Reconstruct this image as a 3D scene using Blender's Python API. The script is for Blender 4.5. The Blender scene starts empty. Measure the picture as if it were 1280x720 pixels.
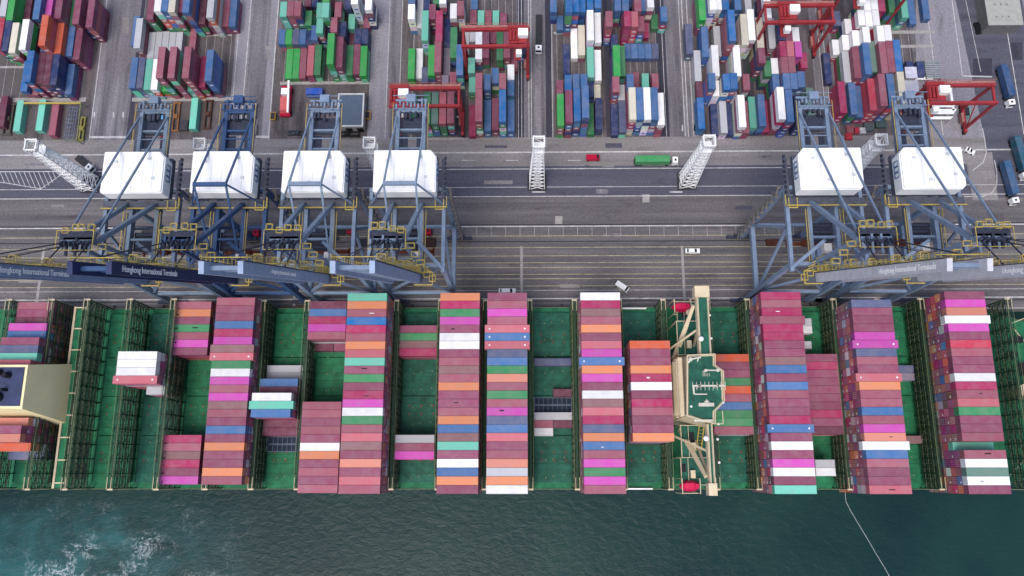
import bpy, math, random
from mathutils import Vector, Matrix
random.seed(7)
R = math.radians
sc = bpy.context.scene
COL = bpy.data.collections.new("port"); sc.collection.children.link(COL)

# ------------------------------------------------------------------ camera
TILT = R(13.0); FPX = 995.0; H = 270.0
cT, sT = math.cos(TILT), math.sin(TILT)
LEAN = math.atan(15.0 / FPX * cT)
cam_d = bpy.data.cameras.new("camera"); cam = bpy.data.objects.new("camera", cam_d)
COL.objects.link(cam); sc.camera = cam
cam_d.sensor_width = 36.0; cam_d.lens = 36.0 * FPX / 1280.0
cam_d.clip_start = 1.0; cam_d.clip_end = 20000
cam.matrix_world = Matrix.Translation((0, 0, H)) @ (Matrix.Rotation(LEAN, 4, 'Y') @ Matrix.Rotation(TILT, 4, 'X'))

def P(px, py, z=0.0):
    """the place in the port seen at a point of the 1280x720 photo, at height z"""
    u = px - 640; v = 360 - py
    x, y, w = u, v * cT + FPX * sT, v * sT - FPX * cT
    x, w = x * math.cos(LEAN) + w * math.sin(LEAN), -x * math.sin(LEAN) + w * math.cos(LEAN)
    s = (H - z) / -w
    return Vector((x * s, y * s, z))

# ------------------------------------------------------------------ materials
def lin(c):
    return tuple(((v / 255) / 12.92 if v / 255 <= 0.04045 else ((v / 255 + 0.055) / 1.055) ** 2.4) for v in c)

_m = {}
def nodes(name):
    m = bpy.data.materials.new(name); m.use_nodes = True
    n = m.node_tree.nodes; l = m.node_tree.links
    return m, n, l, n["Principled BSDF"]

def mat(name, col, rough=0.55, metal=0.0, dirt=0.25, scale=0.6, bump=0.0, spec=0.2):
    """painted / plain surface with uneven weathering"""
    if name in _m: return _m[name]
    m, n, l, b = nodes(name)
    tc = n.new("ShaderNodeTexCoord"); nz = n.new("ShaderNodeTexNoise")
    nz.inputs["Scale"].default_value = scale; nz.inputs["Detail"].default_value = 6; nz.inputs["Roughness"].default_value = 0.65
    l.new(tc.outputs["Object"], nz.inputs["Vector"])
    mr = n.new("ShaderNodeMapRange"); mr.inputs[1].default_value = 0.3; mr.inputs[2].default_value = 0.72
    mr.inputs[3].default_value = 1 - dirt; mr.inputs[4].default_value = 1 + dirt * 0.4
    l.new(nz.outputs["Fac"], mr.inputs[0])
    mx = n.new("ShaderNodeMix"); mx.data_type = 'RGBA'; mx.blend_type = 'MULTIPLY'; mx.inputs[0].default_value = 1
    mx.inputs[6].default_value = (*col, 1); l.new(mr.outputs[0], mx.inputs[7]); l.new(mx.outputs[2], b.inputs["Base Color"])
    b.inputs["Roughness"].default_value = rough; b.inputs["Metallic"].default_value = metal
    b.inputs["Specular IOR Level"].default_value = spec
    if bump:
        bp = n.new("ShaderNodeBump"); bp.inputs["Strength"].default_value = bump; bp.inputs["Distance"].default_value = 0.05
        l.new(nz.outputs["Fac"], bp.inputs["Height"]); l.new(bp.outputs[0], b.inputs["Normal"])
    _m[name] = m; return m

def container_mat(name, from_attr):
    """container paint: own colour, faded patches, rust streaks, corrugation"""
    m, n, l, b = nodes(name)
    if from_attr:
        a = n.new("ShaderNodeAttribute"); a.attribute_name = "Col"; col = a.outputs["Color"]
        rnd = None
    else:
        oi = n.new("ShaderNodeObjectInfo"); col = oi.outputs["Color"]; rnd = oi.outputs["Random"]
    geo = n.new("ShaderNodeNewGeometry")
    nz = n.new("ShaderNodeTexNoise"); nz.inputs["Scale"].default_value = 0.35; nz.inputs["Detail"].default_value = 7; nz.inputs["Roughness"].default_value = 0.7
    l.new(geo.outputs["Position"], nz.inputs["Vector"])
    mr = n.new("ShaderNodeMapRange"); mr.inputs[1].default_value = 0.38; mr.inputs[2].default_value = 0.7; mr.inputs[3].default_value = 0.0; mr.inputs[4].default_value = 0.27
    l.new(nz.outputs["Fac"], mr.inputs[0])
    mx = n.new("ShaderNodeMix"); mx.data_type = 'RGBA'; mx.inputs[7].default_value = (0.30, 0.25, 0.26, 1)
    l.new(mr.outputs[0], mx.inputs[0]); l.new(col, mx.inputs[6])
    n2 = n.new("ShaderNodeTexNoise"); n2.inputs["Scale"].default_value = 1.6; n2.inputs["Detail"].default_value = 8; n2.inputs["Roughness"].default_value = 0.75
    l.new(geo.outputs["Position"], n2.inputs["Vector"])
    r2 = n.new("ShaderNodeMapRange"); r2.inputs[1].default_value = 0.62; r2.inputs[2].default_value = 0.78; r2.inputs[3].default_value = 0.0; r2.inputs[4].default_value = 0.65
    l.new(n2.outputs["Fac"], r2.inputs[0])
    m2 = n.new("ShaderNodeMix"); m2.data_type = 'RGBA'; m2.inputs[7].default_value = (0.12, 0.055, 0.03, 1)
    l.new(r2.outputs[0], m2.inputs[0]); l.new(mx.outputs[2], m2.inputs[6])
    out = m2.outputs[2]
    if rnd:
        hv = n.new("ShaderNodeHueSaturation"); mr3 = n.new("ShaderNodeMapRange"); mr3.inputs[3].default_value = 0.86; mr3.inputs[4].default_value = 1.12
        l.new(rnd, mr3.inputs[0]); l.new(mr3.outputs[0], hv.inputs["Value"]); l.new(out, hv.inputs["Color"]); out = hv.outputs[0]
    l.new(out, b.inputs["Base Color"])
    b.inputs["Roughness"].default_value = 0.55; b.inputs["Specular IOR Level"].default_value = 0.224
    tc = n.new("ShaderNodeTexCoord"); wv = n.new("ShaderNodeTexWave"); wv.bands_direction = 'X'; wv.inputs["Scale"].default_value = 1.1
    l.new(tc.outputs["Object"], wv.inputs["Vector"])
    bp = n.new("ShaderNodeBump"); bp.inputs["Strength"].default_value = 0.5; bp.inputs["Distance"].default_value = 0.04
    l.new(wv.outputs["Fac"], bp.inputs["Height"]); l.new(bp.outputs[0], b.inputs["Normal"])
    return m
M_CON = container_mat("container_paint", False)
M_CONS = container_mat("container_stack_paint", True)

def ground_mat(name, c1, c2, c3, stretch=(0.02, 0.35, 1), scale=1.0):
    """worn asphalt / concrete: broad patches, tyre streaks along the lanes, fine grit"""
    m, n, l, b = nodes(name)
    geo = n.new("ShaderNodeNewGeometry")
    mp = n.new("ShaderNodeMapping"); mp.inputs["Scale"].default_value = stretch
    l.new(geo.outputs["Position"], mp.inputs["Vector"])
    a = n.new("ShaderNodeTexNoise"); a.inputs["Scale"].default_value = scale; a.inputs["Detail"].default_value = 6; a.inputs["Roughness"].default_value = 0.6
    l.new(mp.outputs[0], a.inputs["Vector"])
    d = n.new("ShaderNodeTexNoise"); d.inputs["Scale"].default_value = 0.045; d.inputs["Detail"].default_value = 8; d.inputs["Roughness"].default_value = 0.62
    l.new(geo.outputs["Position"], d.inputs["Vector"])
    e = n.new("ShaderNodeTexNoise"); e.inputs["Scale"].default_value = 1.3; e.inputs["Detail"].default_value = 9; e.inputs["Roughness"].default_value = 0.7
    l.new(geo.outputs["Position"], e.inputs["Vector"])
    r = n.new("ShaderNodeValToRGB"); r.color_ramp.elements[0].position = 0.36; r.color_ramp.elements[1].position = 0.64
    r.color_ramp.elements[0].color = (*c1, 1); r.color_ramp.elements[1].color = (*c2, 1)
    l.new(a.outputs["Fac"], r.inputs[0])
    mr = n.new("ShaderNodeMapRange"); mr.inputs[1].default_value = 0.45; mr.inputs[2].default_value = 0.66
    l.new(d.outputs["Fac"], mr.inputs[0])
    mx = n.new("ShaderNodeMix"); mx.data_type = 'RGBA'; mx.inputs[7].default_value = (*c3, 1)
    l.new(mr.outputs[0], mx.inputs[0]); l.new(r.outputs[0], mx.inputs[6])
    m3 = n.new("ShaderNodeMapRange"); m3.inputs[1].default_value = 0.3; m3.inputs[2].default_value = 0.7; m3.inputs[3].default_value = 0.7; m3.inputs[4].default_value = 1.25
    l.new(e.outputs["Fac"], m3.inputs[0])
    m4 = n.new("ShaderNodeMix"); m4.data_type = 'RGBA'; m4.blend_type = 'MULTIPLY'; m4.inputs[0].default_value = 1
    l.new(mx.outputs[2], m4.inputs[6]); l.new(m3.outputs[0], m4.inputs[7])
    oil = n.new("ShaderNodeTexNoise"); oil.inputs["Scale"].default_value = 0.22; oil.inputs["Detail"].default_value = 10; oil.inputs["Roughness"].default_value = 0.6; oil.inputs["Distortion"].default_value = 0.4
    mo = n.new("ShaderNodeMapping"); mo.inputs["Scale"].default_value = (0.35, 1, 1) if stretch[0] < .1 else (1, 0.35, 1)
    l.new(geo.outputs["Position"], mo.inputs["Vector"]); l.new(mo.outputs[0], oil.inputs["Vector"])
    om = n.new("ShaderNodeMapRange"); om.inputs[1].default_value = 0.57; om.inputs[2].default_value = 0.72; om.inputs[3].default_value = 1.0; om.inputs[4].default_value = 0.62
    l.new(oil.outputs["Fac"], om.inputs[0])
    m5 = n.new("ShaderNodeMix"); m5.data_type = 'RGBA'; m5.blend_type = 'MULTIPLY'; m5.inputs[0].default_value = 1
    l.new(m4.outputs[2], m5.inputs[6]); l.new(om.outputs[0], m5.inputs[7])
    l.new(m5.outputs[2], b.inputs["Base Color"]); b.inputs["Roughness"].default_value = 0.85; b.inputs["Specular IOR Level"].default_value = 0.2
    return m
#A: palette scale factor for everything read off the photo (photo value -> base colour)
K = 0.78
def base(r, g, b, k=K):
    return tuple(min(0.85, v * k) for v in lin((r, g, b)))
M_QUAY = ground_mat("quay_asphalt", base(92, 89, 94, .74), base(126, 121, 123, .74), base(108, 103, 106, .74), (0.006, 0.22, 1), 1.6)
M_QUAYD = ground_mat("dark_asphalt", base(82, 82, 97, .74), base(99, 99, 113, .74), base(90, 90, 103, .74), (0.008, 0.2, 1), 1.4)
M_QUAYL = ground_mat("pale_concrete_road", base(124, 120, 121, .78), base(150, 145, 147, .78), base(136, 131, 132, .78), (0.01, 0.2, 1), 1.4)
M_NS = ground_mat("yard_road", base(96, 93, 101, .74), base(146, 142, 149, .74), base(118, 113, 119, .74), (0.25, 0.008, 1), 1.5)
M_NSL = ground_mat("pale_road_strip", base(140, 137, 145, .74), base(156, 152, 161, .74), base(146, 142, 151, .74), (0.25, 0.01, 1), 1.4)
M_NSD = ground_mat("runway_strip", base(58, 58, 71, .74), base(78, 76, 89, .74), base(66, 64, 77, .74), (0.3, 0.01, 1), 1.4)
M_PAD = ground_mat("block_pad", base(76, 72, 75, .74), base(122, 112, 116, .74), base(98, 92, 93, .74), (0.2, 0.03, 1), 1.5)
M_LINE = mat("line_paint", (0.48, 0.47, 0.47), 0.7, dirt=0.45, scale=0.5)
M_LINEY = mat("yellow_line_paint", (0.36, 0.32, 0.21), 0.7, dirt=0.5, scale=0.4)
M_CONC = mat("pale_concrete", base(172, 168, 166, .74), 0.8, dirt=0.3)

# ------------------------------------------------------------------ mesh builder
def _q(i, a, b, c, d): return (i + a, i + b, i + c, i + d)
class MB:
    def __init__(s): s.v = []; s.f = []; s.c = []
    def hexa(s, p, col=None):
        i = len(s.v); s.v += [tuple(x) for x in p]
        s.f += [_q(i, 3, 2, 1, 0), _q(i, 4, 5, 6, 7), _q(i, 0, 1, 5, 4), _q(i, 1, 2, 6, 5), _q(i, 2, 3, 7, 6), _q(i, 3, 0, 4, 7)]
        s.c += [col] * 6; return s
    def box(s, x0, x1, y0, y1, z0, z1, col=None):
        return s.hexa([(x0, y0, z0), (x1, y0, z0), (x1, y1, z0), (x0, y1, z0), (x0, y0, z1), (x1, y0, z1), (x1, y1, z1), (x0, y1, z1)], col)
    def cbox(s, c, d, rz=0.0, col=None):
        a = Vector((math.cos(rz), math.sin(rz), 0)) * (d[0] / 2); b = Vector((-math.sin(rz), math.cos(rz), 0)) * (d[1] / 2); h = Vector((0, 0, d[2] / 2)); c = Vector(c)
        return s.hexa([c - a - b - h, c + a - b - h, c + a + b - h, c - a + b - h, c - a - b + h, c + a - b + h, c + a + b + h, c - a + b + h], col)
    def bar(s, p, q, w, h=None, col=None, up=(0, 0, 1)):
        h = w if h is None else h
        p = Vector(p); q = Vector(q); d = (q - p)
        if d.length < 1e-6: return s
        d.normalize(); u = Vector(up)
        if abs(d.dot(u)) > 0.98: u = Vector((0, 1, 0))
        a = d.cross(u).normalized(); b = a.cross(d).normalized()
        a = a * (w / 2); b = b * (h / 2)
        return s.hexa([p - a - b, p + a - b, p + a + b, p - a + b, q - a - b, q + a - b, q + a + b, q - a + b], col)
    def tube(s, p, q, r, n=8, r2=None):
        p = Vector(p); q = Vector(q); d = (q - p).normalized(); u = Vector((0, 0, 1)) if abs(d.z) < 0.95 else Vector((1, 0, 0))
        a = d.cross(u).normalized(); b = a.cross(d); i = len(s.v); r2 = r if r2 is None else r2
        for e, rr in ((p, r), (q, r2)):
            for k in range(n):
                t = 2 * math.pi * k / n; s.v.append(tuple(e + a * (math.cos(t) * rr) + b * (math.sin(t) * rr)))
        for k in range(n):
            s.f.append((i + k, i + (k + 1) % n, i + n + (k + 1) % n, i + n + k)); s.c.append(None)
        s.f.append(tuple(i + k for k in range(n))[::-1]); s.f.append(tuple(i + n + k for k in range(n))); s.c += [None, None]
        return s
    def prism(s, pts, z0, z1):
        """pts counter-clockwise outline"""
        i = len(s.v); n = len(pts)
        s.v += [(p[0], p[1], z0) for p in pts] + [(p[0], p[1], z1) for p in pts]
        s.f.append(tuple(range(i + n - 1, i - 1, -1))); s.f.append(tuple(range(i + n, i + 2 * n)))
        for k in range(n): s.f.append((i + k, i + (k + 1) % n, i + n + (k + 1) % n, i + n + k))
        s.c += [None] * (n + 2); return s
    def sheet(s, x0, x1, y0, y1, z):
        i = len(s.v); s.v += [(x0, y0, z), (x1, y0, z), (x1, y1, z), (x0, y1, z)]; s.f.append((i, i + 1, i + 2, i + 3)); s.c.append(None); return s
    def poly(s, pts):
        i = len(s.v); s.v += [tuple(p) for p in pts]; s.f.append(tuple(range(i, i + len(pts)))); s.c.append(None); return s
    def mesh(s, name, m, colattr=False):
        me = bpy.data.meshes.new(name); me.from_pydata(s.v, [], s.f); me.materials.append(m)
        if colattr:
            ca = me.color_attributes.new("Col", 'FLOAT_COLOR', 'CORNER'); dat = []
            for k, f in enumerate(s.f): dat += [*(s.c[k] or (0.5, 0.5, 0.5)), 1.0] * len(f)
            ca.data.foreach_set("color", dat)
        me.update(); return me
    def build(s, name, m, parent=None, loc=(0, 0, 0), colattr=False):
        o = bpy.data.objects.new(name, s.mesh(name, m, colattr)); COL.objects.link(o); o.location = loc
        if parent: o.parent = parent
        return o

def tag(o, label=None, cat=None, group=None, kind=None):
    if label: o["label"] = label
    if cat: o["category"] = cat
    if group: o["group"] = group
    if kind: o["kind"] = kind
    return o
def empty(name, loc, label, cat, group=None, rz=0.0):
    o = bpy.data.objects.new(name, None); COL.objects.link(o); o.location = loc; o.rotation_euler = (0, 0, rz)
    return tag(o, label, cat, group)
def copy_tree(root, loc, rz=0.0, label=None):
    r = root.copy(); COL.objects.link(r); r.location = loc; r.rotation_euler = (0, 0, rz)
    if label: r["label"] = label
    for ch in list(root.children):
        c = ch.copy(); COL.objects.link(c); c.parent = r
        for g in list(ch.children):
            d = g.copy(); COL.objects.link(d); d.parent = c
    return r
def lettering(body, size, m, name="lettering", extrude=0.02, bold=0.0):
    cu = bpy.data.curves.new(name, 'FONT'); cu.body = body; cu.size = size; cu.extrude = extrude; cu.align_x = 'CENTER'; cu.align_y = 'CENTER'; cu.offset = bold
    o = bpy.data.objects.new(name, cu); COL.objects.link(o); dg = bpy.context.evaluated_depsgraph_get()
    me = bpy.data.meshes.new_from_object(o.evaluated_get(dg)); bpy.data.objects.remove(o); me.materials.clear(); me.materials.append(m)
    o = bpy.data.objects.new(name, me); COL.objects.link(o); return o

# ------------------------------------------------------------------ world
w = bpy.data.worlds.new("World"); sc.world = w; w.use_nodes = True
wn = w.node_tree.nodes; wl = w.node_tree.links
sky = wn.new("ShaderNodeTexSky"); sky.sky_type = 'NISHITA'; sky.sun_disc = False
SUN_EL, SUN_AZ = R(66), R(205)
sky.sun_elevation = SUN_EL; sky.sun_rotation = SUN_AZ; sky.dust_density = 3.0; sky.air_density = 1.0
wl.new(sky.outputs[0], wn["Background"].inputs[0]); wn["Background"].inputs[1].default_value = 0.15
sd = bpy.data.lights.new("sun", 'SUN'); sd.energy = 1.5; sd.angle = R(32); sd.color = (1.0, 0.96, 0.9)
so = bpy.data.objects.new("sun", sd); COL.objects.link(so)
dirv = Vector((math.sin(SUN_AZ) * math.cos(SUN_EL), math.cos(SUN_AZ) * math.cos(SUN_EL), math.sin(SUN_EL)))
so.rotation_euler = dirv.to_track_quat('Z', 'Y').to_euler()
sc.view_settings.view_transform = 'Standard'; sc.view_settings.look = 'None'; sc.view_settings.gamma = 1; sc.view_settings.exposure = 0.54
sc.render.engine = 'CYCLES'; sc.cycles.max_bounces = 5; sc.cycles.diffuse_bounces = 3; sc.cycles.use_denoising = True

# ------------------------------------------------------------------ ground, quay, water
QY = P(640, 386, 0).y                       # quay edge
SEA = -5.0
g = MB(); g.sheet(-3000, 3000, QY, 6000, 0)
tag(g.build("ground", M_QUAY), "worn grey asphalt of the container terminal", "ground", kind="structure")
qw = MB(); qw.box(-3000, 3000, QY - 0.5, QY - 0.003, SEA - 6, 0.12)
tag(qw.build("quay_wall", M_CONC), "concrete face and coping of the quay", "quay", kind="structure")

def water_mat():
    m, n, l, b = nodes("sea_water")
    geo = n.new("ShaderNodeNewGeometry"); sep = n.new("ShaderNodeSeparateXYZ"); l.new(geo.outputs["Position"], sep.inputs[0])
    a = n.new("ShaderNodeTexNoise"); a.inputs["Scale"].default_value = 0.018; a.inputs["Detail"].default_value = 5; a.inputs["Distortion"].default_value = 0.6
    l.new(geo.outputs["Position"], a.inputs["Vector"])
    r = n.new("ShaderNodeValToRGB"); e = r.color_ramp.elements
    e[0].position = 0.35; e[0].color = (0.005, 0.022, 0.025, 1); e[1].position = 0.68; e[1].color = (0.010, 0.036, 0.033, 1)
    l.new(a.outputs["Fac"], r.inputs[0])
    # churned, paler water and foam streaks off the ship's quarter
    mx_ = n.new("ShaderNodeMapRange"); mx_.inputs[1].default_value = -85; mx_.inputs[2].default_value = -135; l.new(sep.outputs[0], mx_.inputs[0])
    my_ = n.new("ShaderNodeMapRange"); my_.inputs[1].default_value = -8; my_.inputs[2].default_value = -22; l.new(sep.outputs[1], my_.inputs[0])
    mm = n.new("ShaderNodeMath"); mm.operation = 'MULTIPLY'; l.new(mx_.outputs[0], mm.inputs[0]); l.new(my_.outputs[0], mm.inputs[1])
    f = n.new("ShaderNodeTexNoise"); f.inputs["Scale"].default_value = 0.05; f.inputs["Detail"].default_value = 7; f.inputs["Distortion"].default_value = 1.2; f.inputs["Roughness"].default_value = 0.6
    l.new(geo.outputs["Position"], f.inputs["Vector"])
    c1 = n.new("ShaderNodeMapRange"); c1.inputs[1].default_value = 0.36; c1.inputs[2].default_value = 0.66; l.new(f.outputs["Fac"], c1.inputs[0])
    cm = n.new("ShaderNodeMath"); cm.operation = 'MULTIPLY'; l.new(c1.outputs[0], cm.inputs[0]); l.new(mm.outputs[0], cm.inputs[1])
    t1 = n.new("ShaderNodeMix"); t1.data_type = 'RGBA'; t1.inputs[7].default_value = (0.024, 0.10, 0.108, 1); l.new(cm.outputs[0], t1.inputs[0]); l.new(r.outputs[0], t1.inputs[6])
    g2 = n.new("ShaderNodeTexNoise"); g2.inputs["Scale"].default_value = 0.15; g2.inputs["Detail"].default_value = 14; g2.inputs["Roughness"].default_value = 0.7; g2.inputs["Distortion"].default_value = 0.7
    l.new(geo.outputs["Position"], g2.inputs["Vector"])
    ab = n.new("ShaderNodeMath"); ab.operation = 'SUBTRACT'; ab.inputs[1].default_value = 0.5; l.new(g2.outputs["Fac"], ab.inputs[0])
    ab2 = n.new("ShaderNodeMath"); ab2.operation = 'ABSOLUTE'; l.new(ab.outputs[0], ab2.inputs[0])
    fr = n.new("ShaderNodeMapRange"); fr.inputs[1].default_value = 0.042; fr.inputs[2].default_value = 0.0; l.new(ab2.outputs[0], fr.inputs[0])
    h2 = n.new("ShaderNodeTexNoise"); h2.inputs["Scale"].default_value = 0.075; h2.inputs["Detail"].default_value = 5; l.new(geo.outputs["Position"], h2.inputs["Vector"])
    hm = n.new("ShaderNodeMapRange"); hm.inputs[1].default_value = 0.46; hm.inputs[2].default_value = 0.64; l.new(h2.outputs["Fac"], hm.inputs[0])
    q1 = n.new("ShaderNodeMath"); q1.operation = 'MULTIPLY'; l.new(fr.outputs[0], q1.inputs[0]); l.new(hm.outputs[0], q1.inputs[1])
    ff = n.new("ShaderNodeTexNoise"); ff.inputs["Scale"].default_value = 0.9; ff.inputs["Detail"].default_value = 8; ff.inputs["Roughness"].default_value = 0.75; l.new(geo.outputs["Position"], ff.inputs["Vector"])
    fm = n.new("ShaderNodeMapRange"); fm.inputs[1].default_value = 0.42; fm.inputs[2].default_value = 0.62; l.new(ff.outputs["Fac"], fm.inputs[0])
    q0 = n.new("ShaderNodeMath"); q0.operation = 'MULTIPLY'; l.new(q1.outputs[0], q0.inputs[0]); l.new(fm.outputs[0], q0.inputs[1]); q1 = q0
    q2 = n.new("ShaderNodeMath"); q2.operation = 'MULTIPLY'; l.new(q1.outputs[0], q2.inputs[0]); l.new(mm.outputs[0], q2.inputs[1])
    t2 = n.new("ShaderNodeMix"); t2.data_type = 'RGBA'; t2.inputs[7].default_value = (0.6, 0.66, 0.69, 1); l.new(q2.outputs[0], t2.inputs[0]); l.new(t1.outputs[2], t2.inputs[6])
    l.new(t2.outputs[2], b.inputs["Base Color"]); b.inputs["Roughness"].default_value = 0.2; b.inputs["IOR"].default_value = 1.33; b.inputs["Specular IOR Level"].default_value = 0.22
    mp = n.new("ShaderNodeMapping"); mp.inputs["Rotation"].default_value = (0, 0, R(30)); mp.inputs["Scale"].default_value = (0.75, 1.25, 1); l.new(geo.outputs["Position"], mp.inputs["Vector"])
    wv = n.new("ShaderNodeTexNoise"); wv.inputs["Scale"].default_value = 0.42; wv.inputs["Detail"].default_value = 8; wv.inputs["Roughness"].default_value = 0.65; wv.inputs["Distortion"].default_value = 0.5
    l.new(mp.outputs[0], wv.inputs["Vector"])
    bp = n.new("ShaderNodeBump"); bp.inputs["Strength"].default_value = 0.5; bp.inputs["Distance"].default_value = 0.4
    l.new(wv.outputs["Fac"], bp.inputs["Height"]); l.new(bp.outputs[0], b.inputs["Normal"])
    return m
g = MB(); g.sheet(-3000, 3000, -6000, QY - 0.5, SEA)
tag(g.build("sea", water_mat()), "dark teal harbour water with foam", "sea", kind="structure")

# strips of roadway: x ranges and y ranges are read at ground level, 4 mm per layer
def strip_ew(name, py0, py1, m, z, x0=-3000, x1=3000, label=None):
    o = MB().sheet(x0, x1, P(640, py1).y, P(640, py0).y, z).build(name, m)
    return tag(o, label or "strip of quay roadway", "road", kind="structure")
strip_ew("road", 172, 208, M_QUAYL, 0.004, label="pale service road behind the quay cranes")
strip_ew("road", 208, 234, M_QUAYD, 0.004, label="dark asphalt lane beside the light masts")
strip_ew("road", 234, 245, M_QUAYD, 0.004, label="darker narrow lane under the crane houses")

X = lambda px, py=100: P(px, py).x
YT = P(640, 172).y
def strip_ns(name, pxa, pxb, m, z, y1=420, y0=YT, py=100, label=None):
    return tag(MB().sheet(X(pxa, py), X(pxb, py), y0, y1, z).build(name, m), label or "yard roadway", "road", kind="structure")
tag(MB().sheet(-3000, X(1145), YT, 6000, 0.004).build("yard_ground", M_PAD), "brownish grey paving of the container yard", "ground", kind="structure")
for a, b_, m, lb in ((118, 166, M_NS, "roadway left of the tall maroon stacks"), (290, 306, M_NSL, "pale lane right of the maroon stacks"), (306, 332, M_NS, "darker lane beside the pale lane"),
                 (332, 342, M_NSL, "pale narrow strip by the booth block"), (462, 484, M_NSL, "pale road right of the booth"), (484, 500, M_NS, "grey road left of the green containers"),
                 (645, 692, M_NS, "grey road with the waiting lorry"), (826, 870, M_NS, "brownish road between yard blocks"), (1018, 1044, M_NS, "brown lane left of the white stacks")):
    strip_ns("road", a, b_, m, 0.008, label=lb)
for a, b_ in ((572, 582), (646, 655), (682, 690), (756, 768), (822, 834), (930, 941), (166, 172)):
    strip_ns("runway", a, b_, M_NSD, 0.012, label="dark wheel track of a yard gantry")
tag(MB().poly([P(1145, 172), P(1400, 172), P(1400, -100), P(1145, -100)][::1]).build("road", M_NSL), "pale service road at the terminal gate", "road", kind="structure").location.z = 0.006
# darker asphalt carriageway with the lorries on the right
tag(MB().poly([P(1246, 247), P(1330, 247), P(1265, -60), P(1182, -60)]).build("road", M_QUAYD), "dark carriageway with blue lorries", "road", kind="structure").location.z = 0.010
tag(MB().poly([P(1216, 250), P(1248, 250), P(1240, 190), P(1206, 190)]).build("pavement", M_QUAYL), "pale apron beside the carriageway", "pavement", kind="structure").location.z = 0.0125
# dark square patches
for a in ((1216, 73, 1240, 94), (1263, 53, 1278, 75), (640, 216, 668, 230), (783, 214, 830, 231)):
    tag(MB().poly([P(a[0], a[3]), P(a[2], a[3]), P(a[2], a[1]), P(a[0], a[1])]).build("road_patch", M_NSD if a[1] < 200 else M_QUAYD), "darker repaired patch of asphalt", "road patch", kind="structure").location.z = 0.016
for a in ((803, 243, 812, 253), (694, 270, 703, 280), (753, 200, 768, 209), (895, 190, 906, 198), (575, 201, 590, 209)):
    tag(MB().poly([P(a[0], a[3]), P(a[2], a[3]), P(a[2], a[1]), P(a[0], a[1])]).build("road_patch", M_QUAYL if a[1] < 240 else M_CONC), "small pale concrete patch in the quay", "road patch", kind="structure").location.z = 0.016

mk = MB(); my = MB()
def lnE(py, w=0.22, x0=-400, x1=400, mb=None, z=0.02):
    y = P(640, py).y; (mb or mk).sheet(x0, x1, y - w / 2, y + w / 2, z)
lnE(190.5, .55); lnE(211.3, .3, x1=X(1120, 211)); lnE(234, .22); lnE(245.6, .3); lnE(283, .4)
for py in (295, 309.5, 320): lnE(py, .26, mb=my)
for py in (328.5, 334.5, 343, 348.5, 357.5): lnE(py, .26, mb=my)
lnE(363, .18); lnE(373.3, .35)
cc_ = MB()
for px in (652, 854, 51, 370): cc_.sheet(X(px, 340) - .45, X(px, 340) + .45, P(640, 382).y, P(640, 308).y, 0.024)
tag(cc_.build('cable_channel', M_CONC), 'pale concrete channels across the striped quay', 'road markings', kind='structure')
for k in range(26):
    px = 560 + k * 18; x = X(px, 290); mk.sheet(x - .05, x + .05, P(640, 296).y, P(640, 284).y, 0.024)
def lnP(pts, w=0.25, z=0.028, mb=None):
    q = [P(*p) for p in pts]
    for a, b_ in zip(q, q[1:]):
        d = (b_ - a).normalized(); nrm = Vector((-d.y, d.x, 0)) * (w / 2)
        (mb or mk).poly([(a - nrm).to_tuple()[:2] + (z,), (b_ - nrm).to_tuple()[:2] + (z,), (b_ + nrm).to_tuple()[:2] + (z,), (a + nrm).to_tuple()[:2] + (z,)])
# hatched islands
lnP([(-10, 214.5), (82, 214.5)]); lnP([(82, 214.5), (51, 236), (-10, 226)], z=.032)
for k in range(15):
    x0 = -6 + k * 6; yb = 214.5 + min((x0 + 6 + 60) * 0.19 + 2, (82 - x0) * 0.62); lnP([(x0, 214.8), (x0 + (yb - 214.5) * .42, yb)], .2, z=.036)
lnP([(94, 236), (107, 225), (118, 219)]); lnP([(94, 236), (130, 237)], z=.032)
for k in range(5): lnP([(98 + k * 4, 235.5), (104 + k * 4, 228)], .18, z=.036)
lnP([(84, 227), (92, 220)], .3)
for x in (677, 849): lnP([(x - 12, 240), (x + 4, 240)], .5)
for px, py in ((718, 200.5), (585, 200.5), (740, 200.5), (1000, 200.5), (640, 200.5)): lnP([(px - 8, py), (px + 8, py)], .25, z=.036)
# curved lines on the right apron
lnP([(1228, 160), (1231, 175), (1233, 190), (1229, 203), (1216, 213)], .3); lnP([(1243, 200), (1246, 215), (1246, 231), (1240, 241), (1228, 245.5), (1205, 245.6)], .3)
lnP([(1190, 0), (1203, 95)], .3); lnP([(1257, 28), (1280, 168)], .3); lnP([(1207, 0), (1226, 90)], .2)
lnP([(1203, 95), (1240, 96)], .5)
# north-south lane lines of the yard
for px, w_ in ((121, .3), (306, .3), (341, .3), (293, .25), (648, .2), (652, .2), (661, .25), (664, .25), (690, .2), (853, .25), (857, .3), (863, .2), (863.5, .2), (1028, .25), (1034, .25), (1170, .3), (500, .2), (516, .2), (484, .2), (830, .2)):
    x = X(px); mk.sheet(x - w_ / 2, x + w_ / 2, YT, 420, 0.020)
for a in ((112, 171.5, 157, 171.5), (320, 171, 337, 171), (560, 146, 577, 146)): lnP([(a[0], a[1]), (a[2], a[3])], .8, z=.04)
for px in (118, 142, 154, 881 - 13, 853, 868): lnP([(px, 140 if px < 200 else 156), (px, 147 if px < 200 else 164)], .5, z=.04)
tag(mk.build("road_markings", M_LINE), "worn white lane lines and hatching", "road markings", kind="structure")
tag(my.build("lane_markings", M_LINEY), "faded yellow lane lines on the quay", "road markings", kind="structure")
rp0 = random.Random(11); PM = [M_QUAYD, M_QUAYL, M_NS]
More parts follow.
